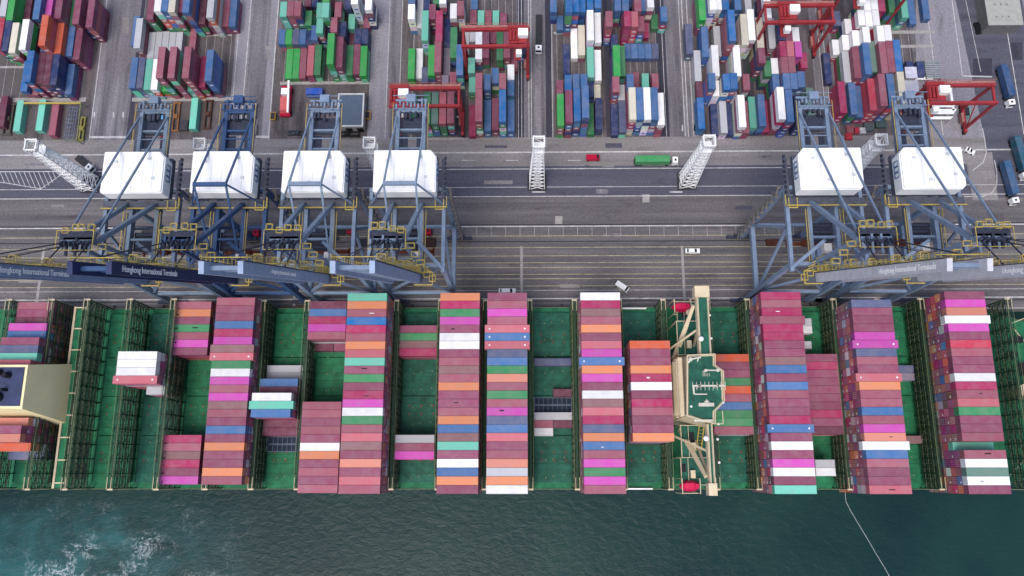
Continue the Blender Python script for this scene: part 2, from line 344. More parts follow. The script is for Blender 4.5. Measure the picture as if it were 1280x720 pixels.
for i in range(46):
    px = rp0.uniform(-20, 1200); py = rp0.uniform(176, 370) if i < 34 else rp0.uniform(20, 165); w_ = rp0.uniform(6, 46); h_ = rp0.uniform(2.5, 8)
    if i >= 34: px = rp0.choice([125, 150, 310, 330, 470, 490, 655, 670, 840, 860, 1180]) + rp0.uniform(-3, 3); w_ = rp0.uniform(3, 9); h_ = rp0.uniform(4, 26)
    tag(MB().poly([P(px, py + h_), P(px + w_, py + h_), P(px + w_, py), P(px, py)]).build("road_patch", rp0.choice(PM)), "rectangular repair patch in the asphalt", "road patch", kind="structure").location.z = 0.0165 + i * 0.00002
rl = MB()
for py in (281, 302, 376.5):
    y = P(640, py).y; rl.box(-400, 400, y - .18, y + .18, 0.0, 0.045)
tag(rl.build("crane_rail", mat("rail_steel", (0.03, 0.03, 0.04), 0.6)), "dark steel crane rails and cable slot", "rails", kind="structure")
# pale kerb beams at the ends of the yard blocks
kb = MB()
for a in ((0, 122, 108, 128), (0, 82, 108, 85.5), (165, 121.5, 290, 127), (165, 43, 290, 46), (350, 101.5, 462, 106), (1113, 38, 1168, 42.5), (1120, 56, 1167, 60), (692, 40, 712, 43), (500, 172, 580, 175)):
    a0 = P(a[0], a[3]); a1 = P(a[2], a[1]); kb.box(a0.x, a1.x, a0.y, a1.y, 0, 0.12)
tag(kb.build("concrete_kerb", M_CONC), "pale concrete ground beams at the block ends", "kerb", kind="structure")
# thin slot lines in the block pads
sl = MB()
for (a, b_, n_) in ((692, 756, 7), (768, 826, 7), (1118, 1166, 5), (166, 290, 12), (583, 645, 7), (350, 462, 12), (0, 110, 10)):
    yb_ = YT if a > 500 else P(640, 103 if a == 350 else 122).y
    for k in range(n_):
        x = X(a + (b_ - a) * (k + .5) / n_); sl.sheet(x - .08, x + .08, yb_, 330, .016)
tag(sl.build("slot_markings", mat("faint_line_paint", (0.30, 0.29, 0.29), 0.75, dirt=0.5, scale=.4)), "thin slot lines painted on the yard paving", "road markings", kind="structure")
# ------------------------------------------------------------------ containers
PAL = {
 'm': ((152, 78, 108), "maroon"), 'r': ((172, 96, 116), "faded rose-maroon"), 'n': ((150, 108, 112), "dull brownish"), 'c': ((186, 52, 104), "crimson"),
 'p': ((216, 84, 188), "magenta"), 'o': ((236, 148, 104), "orange"), 'e': ((230, 146, 126), "pale salmon"), 'O': ((226, 102, 66), "bright orange"),
 'w': ((246, 246, 248), "white"), 'y': ((188, 190, 196), "pale grey"), 'Y': ((214, 208, 190), "cream"), 'g': ((62, 148, 96), "green"), 'G': ((60, 190, 92), "bright green"),
 'b': ((76, 124, 182), "blue"), 'B': ((38, 122, 196), "bright blue"), 's': ((98, 108, 146), "slate blue"), 'N': ((38, 62, 118), "navy blue"),
 't': ((120, 214, 190), "aqua"), 'k': ((210, 112, 126), "salmon pink"), 'R': ((206, 66, 92), "red"), 'd': ((118, 56, 82), "dark maroon"), 'v': ((112, 150, 138), "grey-green"), 'V':((140,130,150),"mauve grey")}
def pal(ch, j=0.0):
    c = base(*PAL[ch][0], .78 if ch in "wyY" else .72)
    if j: f = 1 + random.uniform(-j, j); c = tuple(min(.85, v * f) for v in c)
    return c
M_WMARK = mat("white_roof_mark", (.7, .7, .72), .6, dirt=.4); M_DMARK = mat("dark_roof_mark", (.03, .02, .03), .6, dirt=.4)
LEN = {20: 6.06, 40: 12.19, 45: 13.72}
SIZE = {20: "short", 40: "long", 45: "extra long"}
_cm = {}
def container_mesh(L, hh, along):
    """body with corner posts, rails, recessed panels and corner castings; along = 'x' or 'y'"""
    key = (L, hh, along)
    if key in _cm: return _cm[key]
    l = LEN[L]; w_ = 2.438; b = MB(); t = 0.10
    b.box(-l / 2 + .06, l / 2 - .06, -w_ / 2 + .05, w_ / 2 - .05, 0.12, hh - 0.045)         # panels
    for sx in (-1, 1):
        for sy in (-1, 1):
            x = sx * (l / 2 - t); y = sy * (w_ / 2 - t)
            b.box(x - t, x + t, y - t, y + t, 0.14, hh - .13)
            for z in (0, hh - .12): b.box(x - t - .003, x + t + .003, y - t - .003, y + t + .003, z, z + .12)
        b.box(sx * (l / 2 - .07) - .06, sx * (l / 2 - .07) + .06, -w_ / 2 + .21, w_ / 2 - .21, hh - .14, hh - .01)
    for sy in (-1, 1):
        y = sy * (w_ / 2 - .05)
        b.box(-l / 2 + .21, l / 2 - .21, y - .045, y + .045, hh - .12, hh - .012)
        b.box(-l / 2 + .21, l / 2 - .21, y - .045, y + .045, 0.02, .16)
    n = int(l / 0.6)
    for k in range(n):                                                                          # roof bows
        x = -l / 2 + .3 + (l - .6) * (k + .5) / n; b.box(x - .11, x + .11, -w_ / 2 + .14, w_ / 2 - .14, hh - .05, hh - .022)
    if along == 'y': b.v = [(-y, x, z) for x, y, z in b.v]
    me = b.mesh("container_body", M_CON); _cm[key] = me
    d = MB(); e = l / 2                                                                         # door leaves and lock bars at the end
    for sy in (-1, 1):
        d.box(e - .055, e - .01, *( (-w_ / 2 + .22, -.015) if sy < 0 else (.015, w_ / 2 - .22)), 0.2, hh - .16)
        for q in (.28, .8): d.box(e - .009, e + .025, sy * q - .025, sy * q + .025, .12, hh - .1)
    if along == 'y': d.v = [(y, -x, z) for x, y, z in d.v]
    _cm[key + ('d',)] = d.mesh("door", M_CON); 
    d2 = MB(); d2.v = [(-x, -y, z) for x, y, z in d.v]; d2.f = d.f; d2.c = d.c
    _cm[key + ('e',)] = d2.mesh("door", M_CON)
    return me
def container(x, y, z, L, ch, label, along='x', hh=2.9, name="container", cat="container", group=None, door=None, rz=0.0, yard=False):
    o = bpy.data.objects.new(name, container_mesh(L, hh, along)); COL.objects.link(o)
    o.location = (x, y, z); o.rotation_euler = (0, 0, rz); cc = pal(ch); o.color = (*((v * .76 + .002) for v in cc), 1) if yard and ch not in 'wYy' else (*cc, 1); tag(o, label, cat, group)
    if door:
        d = bpy.data.objects.new("door", _cm[(L, hh, along, door)]); COL.objects.link(d); d.parent = o; d.color = tuple(min(1, v * 0.9) for v in o.color[:3]) + (1,)
    return o
ORD = ["", "first", "second", "third", "fourth", "fifth", "sixth", "seventh", "eighth", "ninth", "tenth", "eleventh", "twelfth", "thirteenth", "fourteenth", "fifteenth",
       "sixteenth", "seventeenth", "eighteenth", "nineteenth", "twentieth", "twenty-first", "twenty-second", "twenty-third", "twenty-fourth"]

# ---- on the ship
ZD = 6.5; TH = 2.9; ROW = 2.515
SY0 = P(575, 366, ZD + 8 * TH).y            # quay-side edge of row 0
def rowy(k): return SY0 - ROW * (k + .5)
under = MB()
def under_col(x, k, n, L, bias="mmmmmrrrkkRRcdcmmOobwyn"):
    for t in range(n - 1):
        ch = random.choice(bias); c = tuple(min(.8, v * random.uniform(.9, 1.35)) for v in base(*PAL[ch][0]))
        z = ZD + TH * t
        if L == 20 or random.random() > .12: under.box(x - LEN[L] / 2, x + LEN[L] / 2, rowy(k) - 1.215, rowy(k) + 1.215, z + .03, z + TH - .02, c)
        else:
            for s in (-1, 1): under.box(*sorted((x + s * .03, x + s * 6.09)), rowy(k) - 1.215, rowy(k) + 1.215, z + .03, z + TH - .02, c)
        # end frame posts give the ends their texture
        for s in (-1, 1):
            e = x + s * (LEN[L] / 2 + .012); f = tuple(v * .5 + random.choice((.05, .22, .3)) for v in c)
            for yy in (-.85, -.3, .3, .85): under.box(*sorted((e - s * .01, e + s * .03)), rowy(k) + yy - .07, rowy(k) + yy + .07, z + .2, z + TH - .15, f)
            if random.random() < .35: under.box(*sorted((e - s * .01, e + s * .025)), rowy(k) - .9, rowy(k) - .1, z + 1.7, z + 2.3, (.7, .7, .72))
            under.box(*sorted((e - s * .01, e + s * .02)), rowy(k) - 1.2, rowy(k) + 1.2, z + TH - .16, z + TH - .03, tuple(v * .4 for v in c))
BAYS = [  # X centre, first row, tiers, colours (suffix 5 = extra long), where
 (38.4, 6, 8, "O m m o c w m c r m m o", "in short bay just left of bridge tower"),
 (23.7, 0, 8, "w c n r o m k p b5 o p m w n k c s o b r p g p r", "first full-width bay left of bridge tower"),
 (-5.0, 0, 8, "m r p r k5 b5 k5 s b g e r g r p s b k m r e y o w", "second full-width bay left of bridge tower"),
 (-19.6, 0, 8, "o c g p m w w m r n r o m m r o b n t m w b o m", "third full-width bay left of bridge tower"),
 (-48.4, 0, 8, "t o r B c r o k t m g m c p w g r k n m e m k r", "fourth full-width bay left of bridge tower"),
 (-91.4, 0, 6, "r m m b c p n5 k5 g w p r p n r m b m o m m o r", "fifth full-width bay left of bridge tower"),
 (-34.2, 3, 3, "m g n c", "quay-side group between third and fourth full bays"),
 (-34.0, 17, 4, "y m p", "sea-side trio between third and fourth full bays"),
 (-62.9, 13, 5, "r r m r m w o m r m r", "sea-side block touching the fourth full bay"),
 (-63.4, 0, 4, "d b c p r", "quay-side block touching the fourth full bay"),
 (-107.6, 0, 4, "r o m g r p m", "quay-side block touching the fifth full bay"),
 (-107.0, 17, 4, "c r n c m p", "sea-side block touching the fifth full bay"),
 (-77.6, 8, 2, "y y", "low pair right of the fifth full bay"),
 (-77.8, 10, 4, "b d", "mid-ship stack right of the fifth full bay"),
 (-77.9, 12, 6, "w t5 b", "tall mid-ship stack right of the fifth full bay"),
 (-77.6, 15, 2, "d d", "low dark pair right of the fifth full bay"),
 (-119.6, 7, 7, "w w w k5", "mid-ship group left of the fifth full bay"),
 (65.3, 7, 4, "O m m g O r b g g r", "low bay just right of bridge tower"),
 (79.1, 0, 8, "c r c r5 c c m m n b m b r m m c b5 m w m p w m t", "first full-width bay right of bridge tower"),
 (93.2, 7, 4, "m c m m m m m c m d", "low block between first two bays right of bridge"),
 (106.6, 1, 8, "s m m m p p5 s r m k5 o r r b r p e w5 b r m m k c", "second full-width bay right of bridge tower"),
 (135.2, 0, 8, "m p e w5 p m R r m m w c r k g m m r t r w v w m", "third full-width bay right of bridge tower"),
 (-158.9, 0, 5, "r m d p b m s t k", "quay-side block at the funnel"),
 (-158.9, 15, 6, "e m e O", "sea-side block at the funnel"),
]
NX = {-158.9: [4, 4, 4, 5, 5, 6, 6, 6, 7]}
for bx, k0, n, cols, where in BAYS:
    toks = cols.split()
    for i, tk in enumerate(toks):
        k = k0 + i; L = 45 if tk.endswith('5') else 40; ch = tk[0]; nn = n
        if bx == -158.9 and k0 == 0: nn = NX[bx][i]
        if bx == -158.9 and k0 == 15: nn = (6, 7, 7, 5)[i]
        if bx == 135.2 and ch == 't': nn = 6
        if k > 23: continue
        lab = f"{PAL[ch][1]} container, {ORD[i + 1]} from quay, {where}"
        o = container(bx, rowy(k), ZD + TH * (nn - 1), L, ch, lab, name="ship_container", cat="container", group="containers stacked on the ship's deck",
                  door=('d' if (bx < 0) == True else 'e'))
        under_col(bx, k, nn, 40)
        zt_c = ZD + TH * nn - .004
        if L == 45 and ch in 'bkp':
            for sx in (-5.4, 5.4):
                q = MB().tube((sx, 0, TH - .02), (sx, 0, TH + .01), .28, 10).build("roof_mark", M_WMARK, o)
        elif random.random() < .05:
            q = MB().box(-random.uniform(.3, 1.2), random.uniform(.2, 1.0), -.16, random.uniform(.05, .3), TH - .02, TH + .006).build("roof_mark", M_WMARK if random.random() < .6 else M_DMARK, o); q.location = (random.uniform(-2, 2), random.uniform(-.4, .4), 0)
# single short boxes and flat racks on the low hatches
def ship20(x, k, n, ch, lab): container(x, rowy(k), ZD + TH * (n - 1), 20, ch, lab, name="ship_container", group="short containers low on the ship's deck", door='e'); under_col(x, k, n, 20)
ship20(12.6, 11, 1, 'd', "dark maroon short container above the flat racks in the open green bay")
ship20(6.4, 15, 1, 'r', "dull red short container left of a dark maroon one in open green bay")
ship20(12.6, 15, 1, 'd', "dark maroon short container right of the dull red one in open green bay")
ship20(6.4, 16, 1, 'w', "white short container lowest on the sea side of the open green bay")
container(9.5, rowy(14), ZD, 40, 'y', "pale grey container just below the flat racks in the open green bay", name="ship_container", group="containers stacked on the ship's deck")
container(9.5, rowy(7), ZD, 40, 's', "lone slate blue container mid-way along the open green bay", name="ship_container", group="containers stacked on the ship's deck")
ship20(-66.2, 5, 1, 'd', "dark maroon short container at the edge of the quay-side block")
ship20(-59.9, 5, 1, 'm', "maroon short container tucked against the fourth full bay")
ship20(91.2, 2, 2, 'y', "upper of two pale short containers beside first bay right of bridge")
ship20(91.2, 3, 2, 'w', "lower of two pale short containers beside first bay right of bridge")
ship20(90.6, 5, 2, 'y', "single pale short container beside first bay right of bridge")
ship20(93.6, 20, 3, 'y', "grey short container at sea end beside first bay right of bridge")
ship20(93.6, 21, 3, 'w', "white short container at sea end beside first bay right of bridge")
ship20(-116.8, 11, 4, 'y', "pale grey short container below the white mid-ship group")
ship20(124.4, 17, 1, 'n', "lone brownish short container between second and third bays right of bridge")
container(121, rowy(8), ZD, 40, 's', "slate container half hidden by second full bay right of bridge, upper one", name="ship_container")
container(121, rowy(9), ZD, 40, 'V', "mauve grey container half hidden by second full bay right of bridge, lower one", name="ship_container")
container(-158.9, rowy(19), ZD + TH, 40, 's', "slate blue container low under the orange one by the funnel", name="ship_container"); under_col(-158.9, 19, 2, 40)
tag(under.build("container_stacks", M_CONS, colattr=True), "lower tiers of the container stacks on deck", "container stacks", kind="stuff")

M_RACK = mat("rack_steel", base(120, 130, 155), 0.5, dirt=0.4); M_RACKD = mat("rack_floor", base(40, 50, 72), 0.7, dirt=0.4)
def flat_rack(x, k, z, lab, L=12.19):
    e = empty("flat_rack", (x, rowy(k), z), lab, "flat rack", "flat racks on the ship")
    MB().box(-L / 2, L / 2, -1.1, 1.1, 0.1, .3).build("rack_floor", M_RACKD, e)
    f = MB()
    for y in (-1.1, 1.1): f.bar((-L / 2, y, .35), (L / 2, y, .35), .16)
    for i in range(9): xx = -L / 2 + L * i / 8; f.bar((xx, -1.1, .37), (xx, 1.1, .37), .1)
    f.build("frame", M_RACK, e)
    for s in (-1, 1):
        h = MB(); xx = s * (L / 2 - .1)
        for y in (-1.1, 1.1): h.bar((xx, y, .3), (xx, y, 2.4), .18)
        h.bar((xx, -1.1, 2.4), (xx, 1.1, 2.4), .16); h.build("end_wall", M_RACK, e)
for i, k in enumerate((12, 13)): flat_rack(9.5, k, ZD, f"{('quay-side','sea-side')[i]} flat rack of two in the open green bay")
for i, k in enumerate((17, 18)): flat_rack(-77.2, k, ZD, f"{('quay-side','sea-side')[i]} flat rack of two right of the fifth full bay")

# ---- in the yard: photo x of the top face, photo y of its south edge, length, tiers, colour
YH = 2.7
YB = {  # block: first column X, column pitch, phrase
 '1': (None, 2.75, "far left yard block"),
 '2': (-139.5, 2.72, "block behind two left cranes"),
 '3': (-88.35, 2.64, "block behind the grey booth"),
 '4': (None, 2.78, "block left of upper gantry"),
 '5': (-18.2, 2.8, "block under upper red gantry"),
 '6': (13.4, 2.8, "block right of waiting lorry"),
 '7': (34.6, 2.73, "block with crimson stacks"),
 '8': (None, 2.8, "block behind leaning mast"),
 '9': (None, 2.8, "block under right gantry"),
 'A': (117.4, 2.75, "block with white cluster"),
}
YARD = """
1 30 114 40 2 B|1 40.6 102 40 5 B|1 43 119 20 1 r|1 80 118 40 2 b|1 50.5 103 40 4 d|1 58 104 40 4 d|1 67 103 40 4 N
1 15 66 40 4 Y|1 27.5 62 40 5 w|1 49.4 58 40 6 O|1 60 66 40 4 N|1 68 69 40 4 O|1 82 69 40 3 b|1 98 73 40 3 m|1 5 63 40 4 N|1 -4 60 40 4 R
1 2 20 40 4 y|1 11 25.6 40 4 G|1 44 24 40 4 b|1 58 26 40 3 p|1 74 24 40 5 m|1 87 33 40 3 g|1 94 30 40 4 m|1 104 34 40 4 m|1 113 42 40 2 N|1 30 28 40 2 d
2 166 110 40 3 b|2 175 110 40 3 s|2 185 112 40 3 t|2 193 112 40 3 w|2 200.6 97.5 40 6 r|2 216.9 97.5 40 6 r|2 226.9 97.5 40 6 r|2 248 108.7 40 3 c|2 259.4 101 40 5 b
2 203 114 20 2 G|2 240 113.5 20 2 t
2 190 76 40 1 y|2 198.7 76 40 1 y|2 208 76 40 1 y|2 217 76 40 1 y|2 226 76 40 1 y|2 243 70 40 1 r|2 171 57 40 2 b|2 181 60 40 3 y
2 184.6 26 40 4 m|2 197.7 15 40 6 w|2 206.5 15 40 6 b|2 215.8 15 40 6 Y|2 228 17 40 5 m|2 236 15.5 40 6 b|2 244 22 40 5 y|2 252 30 40 3 d|2 260 33 40 2 m|2 267.8 33 40 2 r|2 276.5 33 40 2 b
3 362.8 98.3 40 1 G|3 371.4 98 40 1 G|3 380 98 40 1 r|3 387 94 40 2 k|3 396 93.5 40 2 g|3 416.7 80 40 5 G|3 427.8 83.6 40 4 m|3 435 94 40 2 g|3 441 92.4 40 2 m|3 451 95 40 2 G
3 353.9 55 20 2 b|3 362.8 55 20 2 G|3 371 55 20 2 s|3 380 55 20 2 b|3 388 55 20 2 N|3 396 50 20 3 b|3 406 55 20 2 N|3 443 54.5 20 2 N|3 452 54.5 20 2 N|3 427 45 20 3 N|3 436 60 20 1 d
3 354 20.8 20 5 t|3 363 19.7 20 5 r|3 371.7 19.7 20 5 r|3 387 33 20 3 g|3 404 22 20 4 t|3 411.6 21 20 5 t|3 398.5 41 20 4 t|3 409 40 20 4 r|3 421 22 20 4 r|3 435.7 35.5 20 2 t|3 453 35 20 1 m
3 403.5 4 20 5 G|3 441 5 20 5 w|3 452.7 12 20 5 w|3 435 12 20 3 N|3 396 8 20 2 N|3 387 8 20 2 d
4 517 157 40 2 g|4 533.4 154.7 40 4 g|4 543 154.7 40 4 v|4 552.3 154.7 40 4 k|4 562.3 153.8 40 4 r
4 554 111 20 3 V|4 563.5 109 20 3 r|4 535 103 20 2 s
4 517.5 98.4 40 2 G|4 527.6 98 40 1 w|4 535.2 94 40 3 G|4 544.2 89 40 4 r|4 555 99 40 2 V|4 563.5 94 40 4 b
4 519.7 23 20 4 w|4 529.4 35 40 2 y|4 535 51 40 4 t|4 548 23 20 4 m|4 546.9 52 40 4 c|4 556.5 23 20 4 w|4 557.5 60 40 2 N|4 566 19.4 20 4 r|4 568 72 40 3 g
4 520.6 5 20 4 b|4 535 12 20 3 N|4 547.5 5 20 4 g|4 556 4.5 20 5 w
5 591 31 20 1 r|5 600.6 31 20 1 t|5 610 31 20 1 r|5 619 31 20 1 t|5 629 34 20 1 m|5 595 14.5 20 1 b
5 592 64 40 1 y|5 600 73.7 40 3 w|5 600.5 52 20 1 y|5 610 72 40 3 m|5 619.4 75 40 3 g|5 619.4 54 20 2 m|5 629 72 40 3 r|5 637 68 20 2 N|5 637.5 89 40 1 r
5 590 92.4 20 3 t|5 590 114 20 2 t|5 599 112 20 5 r|5 599.3 150 40 5 r|5 609.6 112 20 4 b|5 610.6 163.7 40 2 b|5 619.5 104 20 3 b|5 619 162 40 2 m|5 628 111 20 5 r|5 628 152 40 5 B|5 639 101 20 3 w|5 638.6 120 20 3 b|5 639 162 40 2 b|5 591 170 40 1 c
6 701 157 40 4 G|6 711.9 153 40 5 m|6 722.5 151 40 5 B|6 731.9 147 40 6 b|6 738 168 40 1 g|6 748.7 161.5 40 2 N
6 700 119.4 20 3 m|6 711 113 20 4 B|6 721 112 20 4 b|6 730.6 112 20 4 b|6 738.7 119.6 20 2 N|6 745.6 124 20 1 Y|6 709 93 40 1 N
6 738.7 98 40 3 t|6 748.7 101 40 2 w|6 716 72.7 40 1 w|6 725.6 68.8 40 2 Y|6 738.7 49.4 40 4 w|6 748.7 50.6 40 3 w
6 698 37.5 20 1 b|6 698 15 20 3 b|6 708.7 15 40 6 B|6 718 15 40 5 B|6 728 15 40 4 B|6 738.7 12.5 40 4 B|6 748.7 12.5 40 4 B
7 772.5 168 40 1 N|7 788.7 149.4 40 5 Y|7 799 149.4 40 5 b|7 808.7 149.4 40 5 w|7 818 149.4 40 5 b|7 825.6 156 40 4 w|7 783.5 165 40 2 s
7 777.5 114 20 4 r|7 775.6 126 20 2 y|7 787 112 20 4 b|7 796 109 20 1 r|7 805.6 111 20 3 t|7 816.9 111 20 2 r
7 774.4 96 40 4 G|7 782 95 40 2 g
7 772 61 20 2 N|7 780 73 20 1 b|7 788 73 20 1 b|7 797 73 20 1 b|7 806 73 20 1 b|7 815.6 73 20 1 s
7 773.7 32.7 20 5 r|7 783.7 32.7 20 5 c|7 793 32.7 20 5 k|7 801 37 20 4 r|7 809.5 47 20 1 c|7 817 26.6 20 3 b|7 815 36 20 1 g
7 773.7 13.5 20 4 b|7 783.7 13.5 20 4 b|7 791 10 20 2 N|7 802 16 20 5 r|7 811 13.5 20 3 b|7 817.5 9 20 4 w
8 884.4 160 40 2 B|8 884.4 122 20 2 d|8 884.4 101 40 2 y|8 909 164 40 2 y|8 923.7 158.7 40 4 w|8 916 167 40 1 N|8 928 166 40 2 r|8 895 166 40 1 N
8 898 113 20 5 b|8 908 113 20 5 B|8 917.5 113 20 5 B|8 927.5 112 20 4 r|8 895.6 120 20 3 w|8 905 131 20 1 y
8 899.4 95 40 4 w|8 918.7 95 40 4 w|8 874 67 40 2 s|8 885 71 40 3 b|8 915 51 40 6 B|8 924 56 40 5 Y|8 933 50 40 5 w|8 902 70 40 2 y
8 878 25 40 4 G|8 890 12 40 6 w|8 901 12 40 5 w|8 911 12 40 5 B|8 922 12 20 4 b
9 952.5 164 40 1 c|9 954 160 40 2 t|9 961.9 157.5 40 3 b|9 976 149 40 5 w|9 988 149.6 40 5 b|9 997 156 40 3 N|9 1008.7 150 40 5 v
9 970.6 112 20 4 b|9 982.5 111 20 5 b|9 992.5 111 20 5 b|9 1003 111 20 5 b|9 962.5 95 20 4 g|9 971.9 93 20 4 w|9 981 91 20 5 r|9 990.6 91 20 5 r|9 1002 85 20 4 c
9 955.6 79 20 5 m|9 979 71 20 5 c|9 989 71 20 5 k|9 998.7 71 20 5 p|9 955.6 60 40 4 Y|9 962.5 62 40 3 y|9 972 50 20 4 N|9 985 52 20 4 m|9 996 53 20 4 w|9 943 29 40 3 y|9 965 22 40 5 w
A 1067.5 140 40 3 b|A 1100.6 129 40 5 r|A 1117.5 130 40 5 b|A 1128 129 40 5 Y|A 1057 141 40 3 c|A 1083 146 40 2 b|A 1091 137 40 4 R
A 1061 102 40 3 y|A 1072.5 97 40 4 r|A 1083.7 89.5 40 5 b|A 1093 90 40 4 v|A 1103.7 89 40 5 r|A 1113.7 89 40 5 r|A 1123.7 89.6 40 5 B|A 1048 104 40 1 N
A 1097.5 52.5 20 5 w|A 1107 52.5 20 5 w|A 1087 52.5 20 5 w|A 1074 54 20 4 w|A 1061 65 20 3 w|A 1050 70 20 2 w
A 1077 34 20 5 w|A 1085.6 34 20 5 w|A 1095 34 20 5 w|A 1064 44 20 3 w|A 1083.7 15 20 5 w|A 1091.5 15 20 5 w
A 1102 14 40 5 c|A 1112.5 15 40 4 g|A 1132 22 40 3 t|A 1140.6 30 40 1 b|A 1155.6 24 40 1 b|A 1050.6 32 20 2 s
"""
yst = MB(); placed = []
rows_ = []
for line in YARD.strip().splitlines():
    for e in line.split('|'):
        b, px, py, L, n, ch = e.split(); rows_.append((b, float(px), float(py), int(L), int(n), ch))
BIAS = {'3': "mgrtgmN", '7': "mrbtNyc", '6': "bNmrgw", '5': "gwmtbr", '4': "tNbgrw", '2': "rmgNtO", '1': "drNmG", '8': "wybrm", '9': "mcbgyN", 'A': "NcbmgR"}
# measured places, then eased apart so that no two stacks share the same ground
for blk in YB:
    pitch = YB[blk][1]
    it = []
    for r in rows_:
        if r[0] == blk: p = P(r[1], r[2], r[4] * YH); it.append([r, p.x, p.y])
    best = None
    for s in range(int(pitch * 10)):
        g0 = s * .1; er = sum(abs(((i[1] - g0) / pitch + .5) % 1 - .5) for i in it)
        if best is None or er < best[0]: best = (er, g0)
    for i in it: i[1] += .75 * (best[1] + round((i[1] - best[1]) / pitch) * pitch - i[1])
    for _ in range(160):
        moved = False
        for i in range(len(it)):
            for j in range(i + 1, len(it)):
                A_, B_ = it[i], it[j]; la, lb = LEN[A_[0][3]], LEN[B_[0][3]]
                ox = 2.56 - abs(A_[1] - B_[1]); oy = min(A_[2] + la, B_[2] + lb) - max(A_[2], B_[2]) + .18
                if ox > 0 and oy > 0:
                    moved = True
                    if ox < oy * 1.3:
                        s = .5 * ox * (1 if A_[1] >= B_[1] else -1); A_[1] += s; B_[1] -= s
                    else:
                        s = .5 * oy * (1 if A_[2] + la / 2 >= B_[2] + lb / 2 else -1); A_[2] += s; B_[2] -= s
        if not moved: break
    x0 = min(i[1] for i in it); cols = {}
    xs_ = sorted(i[1] for i in it)
    for r, x, y in it: cols.setdefault(round((x - x0) / pitch), []).append([r, x, y])
    for ci, c in enumerate(sorted(cols)):
        lst = sorted(cols[c], key=lambda q: q[2])
        for rank, q in enumerate(lst):
            r, x, y = q; _, px, py, L, n, ch = r
            lab = f"{PAL[ch][1]} {SIZE[L]} container, {ORD[rank + 1]} up from quay, {ORD[ci + 1]} column, {YB[blk][2]}"
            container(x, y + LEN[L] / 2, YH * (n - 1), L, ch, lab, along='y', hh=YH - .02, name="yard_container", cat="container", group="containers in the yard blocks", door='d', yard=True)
            for t in range(n - 1):
                cc = random.choice(BIAS[blk] + (ch * 3)); col = tuple(v * random.uniform(.7, 1.15) for v in base(*PAL[cc][0]))
                yst.box(x - 1.2, x + 1.2, y + .02, y + LEN[L] - .02, t * YH + .02, (t + 1) * YH - .03, col)
                if random.random() < .5: yst.box(x - .6, x + .6, y - .01, y + .02, t * YH + 1.5, t * YH + 2.2, (.6, .6, .6) if cc != 'w' else (.05, .1, .3))
tag(yst.build("container_stacks", M_CONS, colattr=True), "lower tiers of the yard container stacks", "container stacks", kind="stuff")
def kid(mb, name, m, parent, label=None):
    """a part modelled in world metres under a thing whose base is elsewhere"""
    loc = -parent.location if parent.parent is None else (0, 0, 0)
    o = mb.build(name, m, parent, loc)
    if label: o["label"] = label
    return o
M_HULL = mat("hull_green", base(32, 84, 62), 0.55, dirt=0.3, scale=.2)
M_DECK = mat("deck_green", base(40, 122, 84), 0.6, dirt=0.5, scale=.35)
M_DECKT = mat("hatch_green", base(40, 104, 86), 0.6, dirt=0.55, scale=.35)
M_CREAM = mat("cream_paint", base(226, 208, 176), 0.5, dirt=0.15, scale=.3)
M_CREAML = mat("cream_casing_paint", base(255, 226, 178, .95), 0.55, dirt=0.1, scale=.1)
M_LASH = mat("lashing_steel", base(50, 76, 58), 0.6, dirt=0.5, scale=1.2)
M_LASHL = mat("pale_lashing_steel", base(138, 144, 106), 0.55, dirt=0.5, scale=1.2)
M_BLACK = mat("black_paint", (0.012, 0.012, 0.016), 0.6, dirt=0.3)
M_REDDOT = mat("red_socket_paint", base(140, 52, 50), 0.6)
M_WHITE = mat("white_paint", (0.8, 0.8, 0.8), 0.45, dirt=0.12, scale=.3)
M_CRIM = mat("lifeboat_red", base(214, 30, 84), 0.4, dirt=0.15)
M_NAVYTOP = mat("funnel_top_paint", base(66, 74, 110), 0.6, dirt=0.35, scale=.3)
M_GLASS = mat("dark_glass", (0.01, 0.013, 0.018), 0.12, dirt=0.1)

# ------------------------------------------------------------------ the ship
SN, SS = P(690, 383.5, ZD).y, P(690, 611.5, ZD).y; SM = (SN + SS) / 2
ship = empty("container_ship", (0, SM, SEA), "huge green-decked container ship lying along the quay", "ship")
HB = (SN - SS) / 2
half = [(-260, .55), (-250, .82), (-235, .95), (-215, 1.0), (140, 1.0), (150, .985), (160, .90), (170, .80), (184, .62), (196, .40), (206, .14), (209, 0.02)]
outl = [(x, SM - HB * f) for x, f in half] + [(x, SM + HB * f) for x, f in reversed(half)]
kid(MB().prism(outl, SEA - 3, 4.6), "hull", M_HULL, ship)
kid(MB().prism([(x, SM + (y - SM) * .998) for x, y in outl], 4.6, 4.9), "main_deck", M_DECK, ship)
bw = MB()
for (xa, ya), (xb, yb) in zip(outl, outl[1:] + outl[:1]):
    bw.bar((xa, ya, 5.4), (xb, yb, 5.4), .14, .10); 
kid(bw, "deck_rail", M_LASHL, ship)
BRX = [-166.5, -152.6, -141.0, -127.0, -112.8, -98.9, -84.6, -70.3, -55.7, -41.2, -26.8, -12.3, 2.1, 16.5, 31.0, 45.1, 59.4, 72.2, 86.2, 99.9, 113.8, 127.9, 142.4, 155.8]
hatchX = [(-160, 1), (-134, 1), (-120, 0), (-106, 1), (-91.5, 0), (-77.5, 1), (-63, 1), (-48.4, 0), (-34, 2), (-19.6, 0), (-5, 0), (9.4, 2), (23.7, 0), (38.3, 2), (66, 2), (79, 0), (93, 1), (107, 0), (121, 1), (135, 0), (149, 1)]
cover_mesh = {}
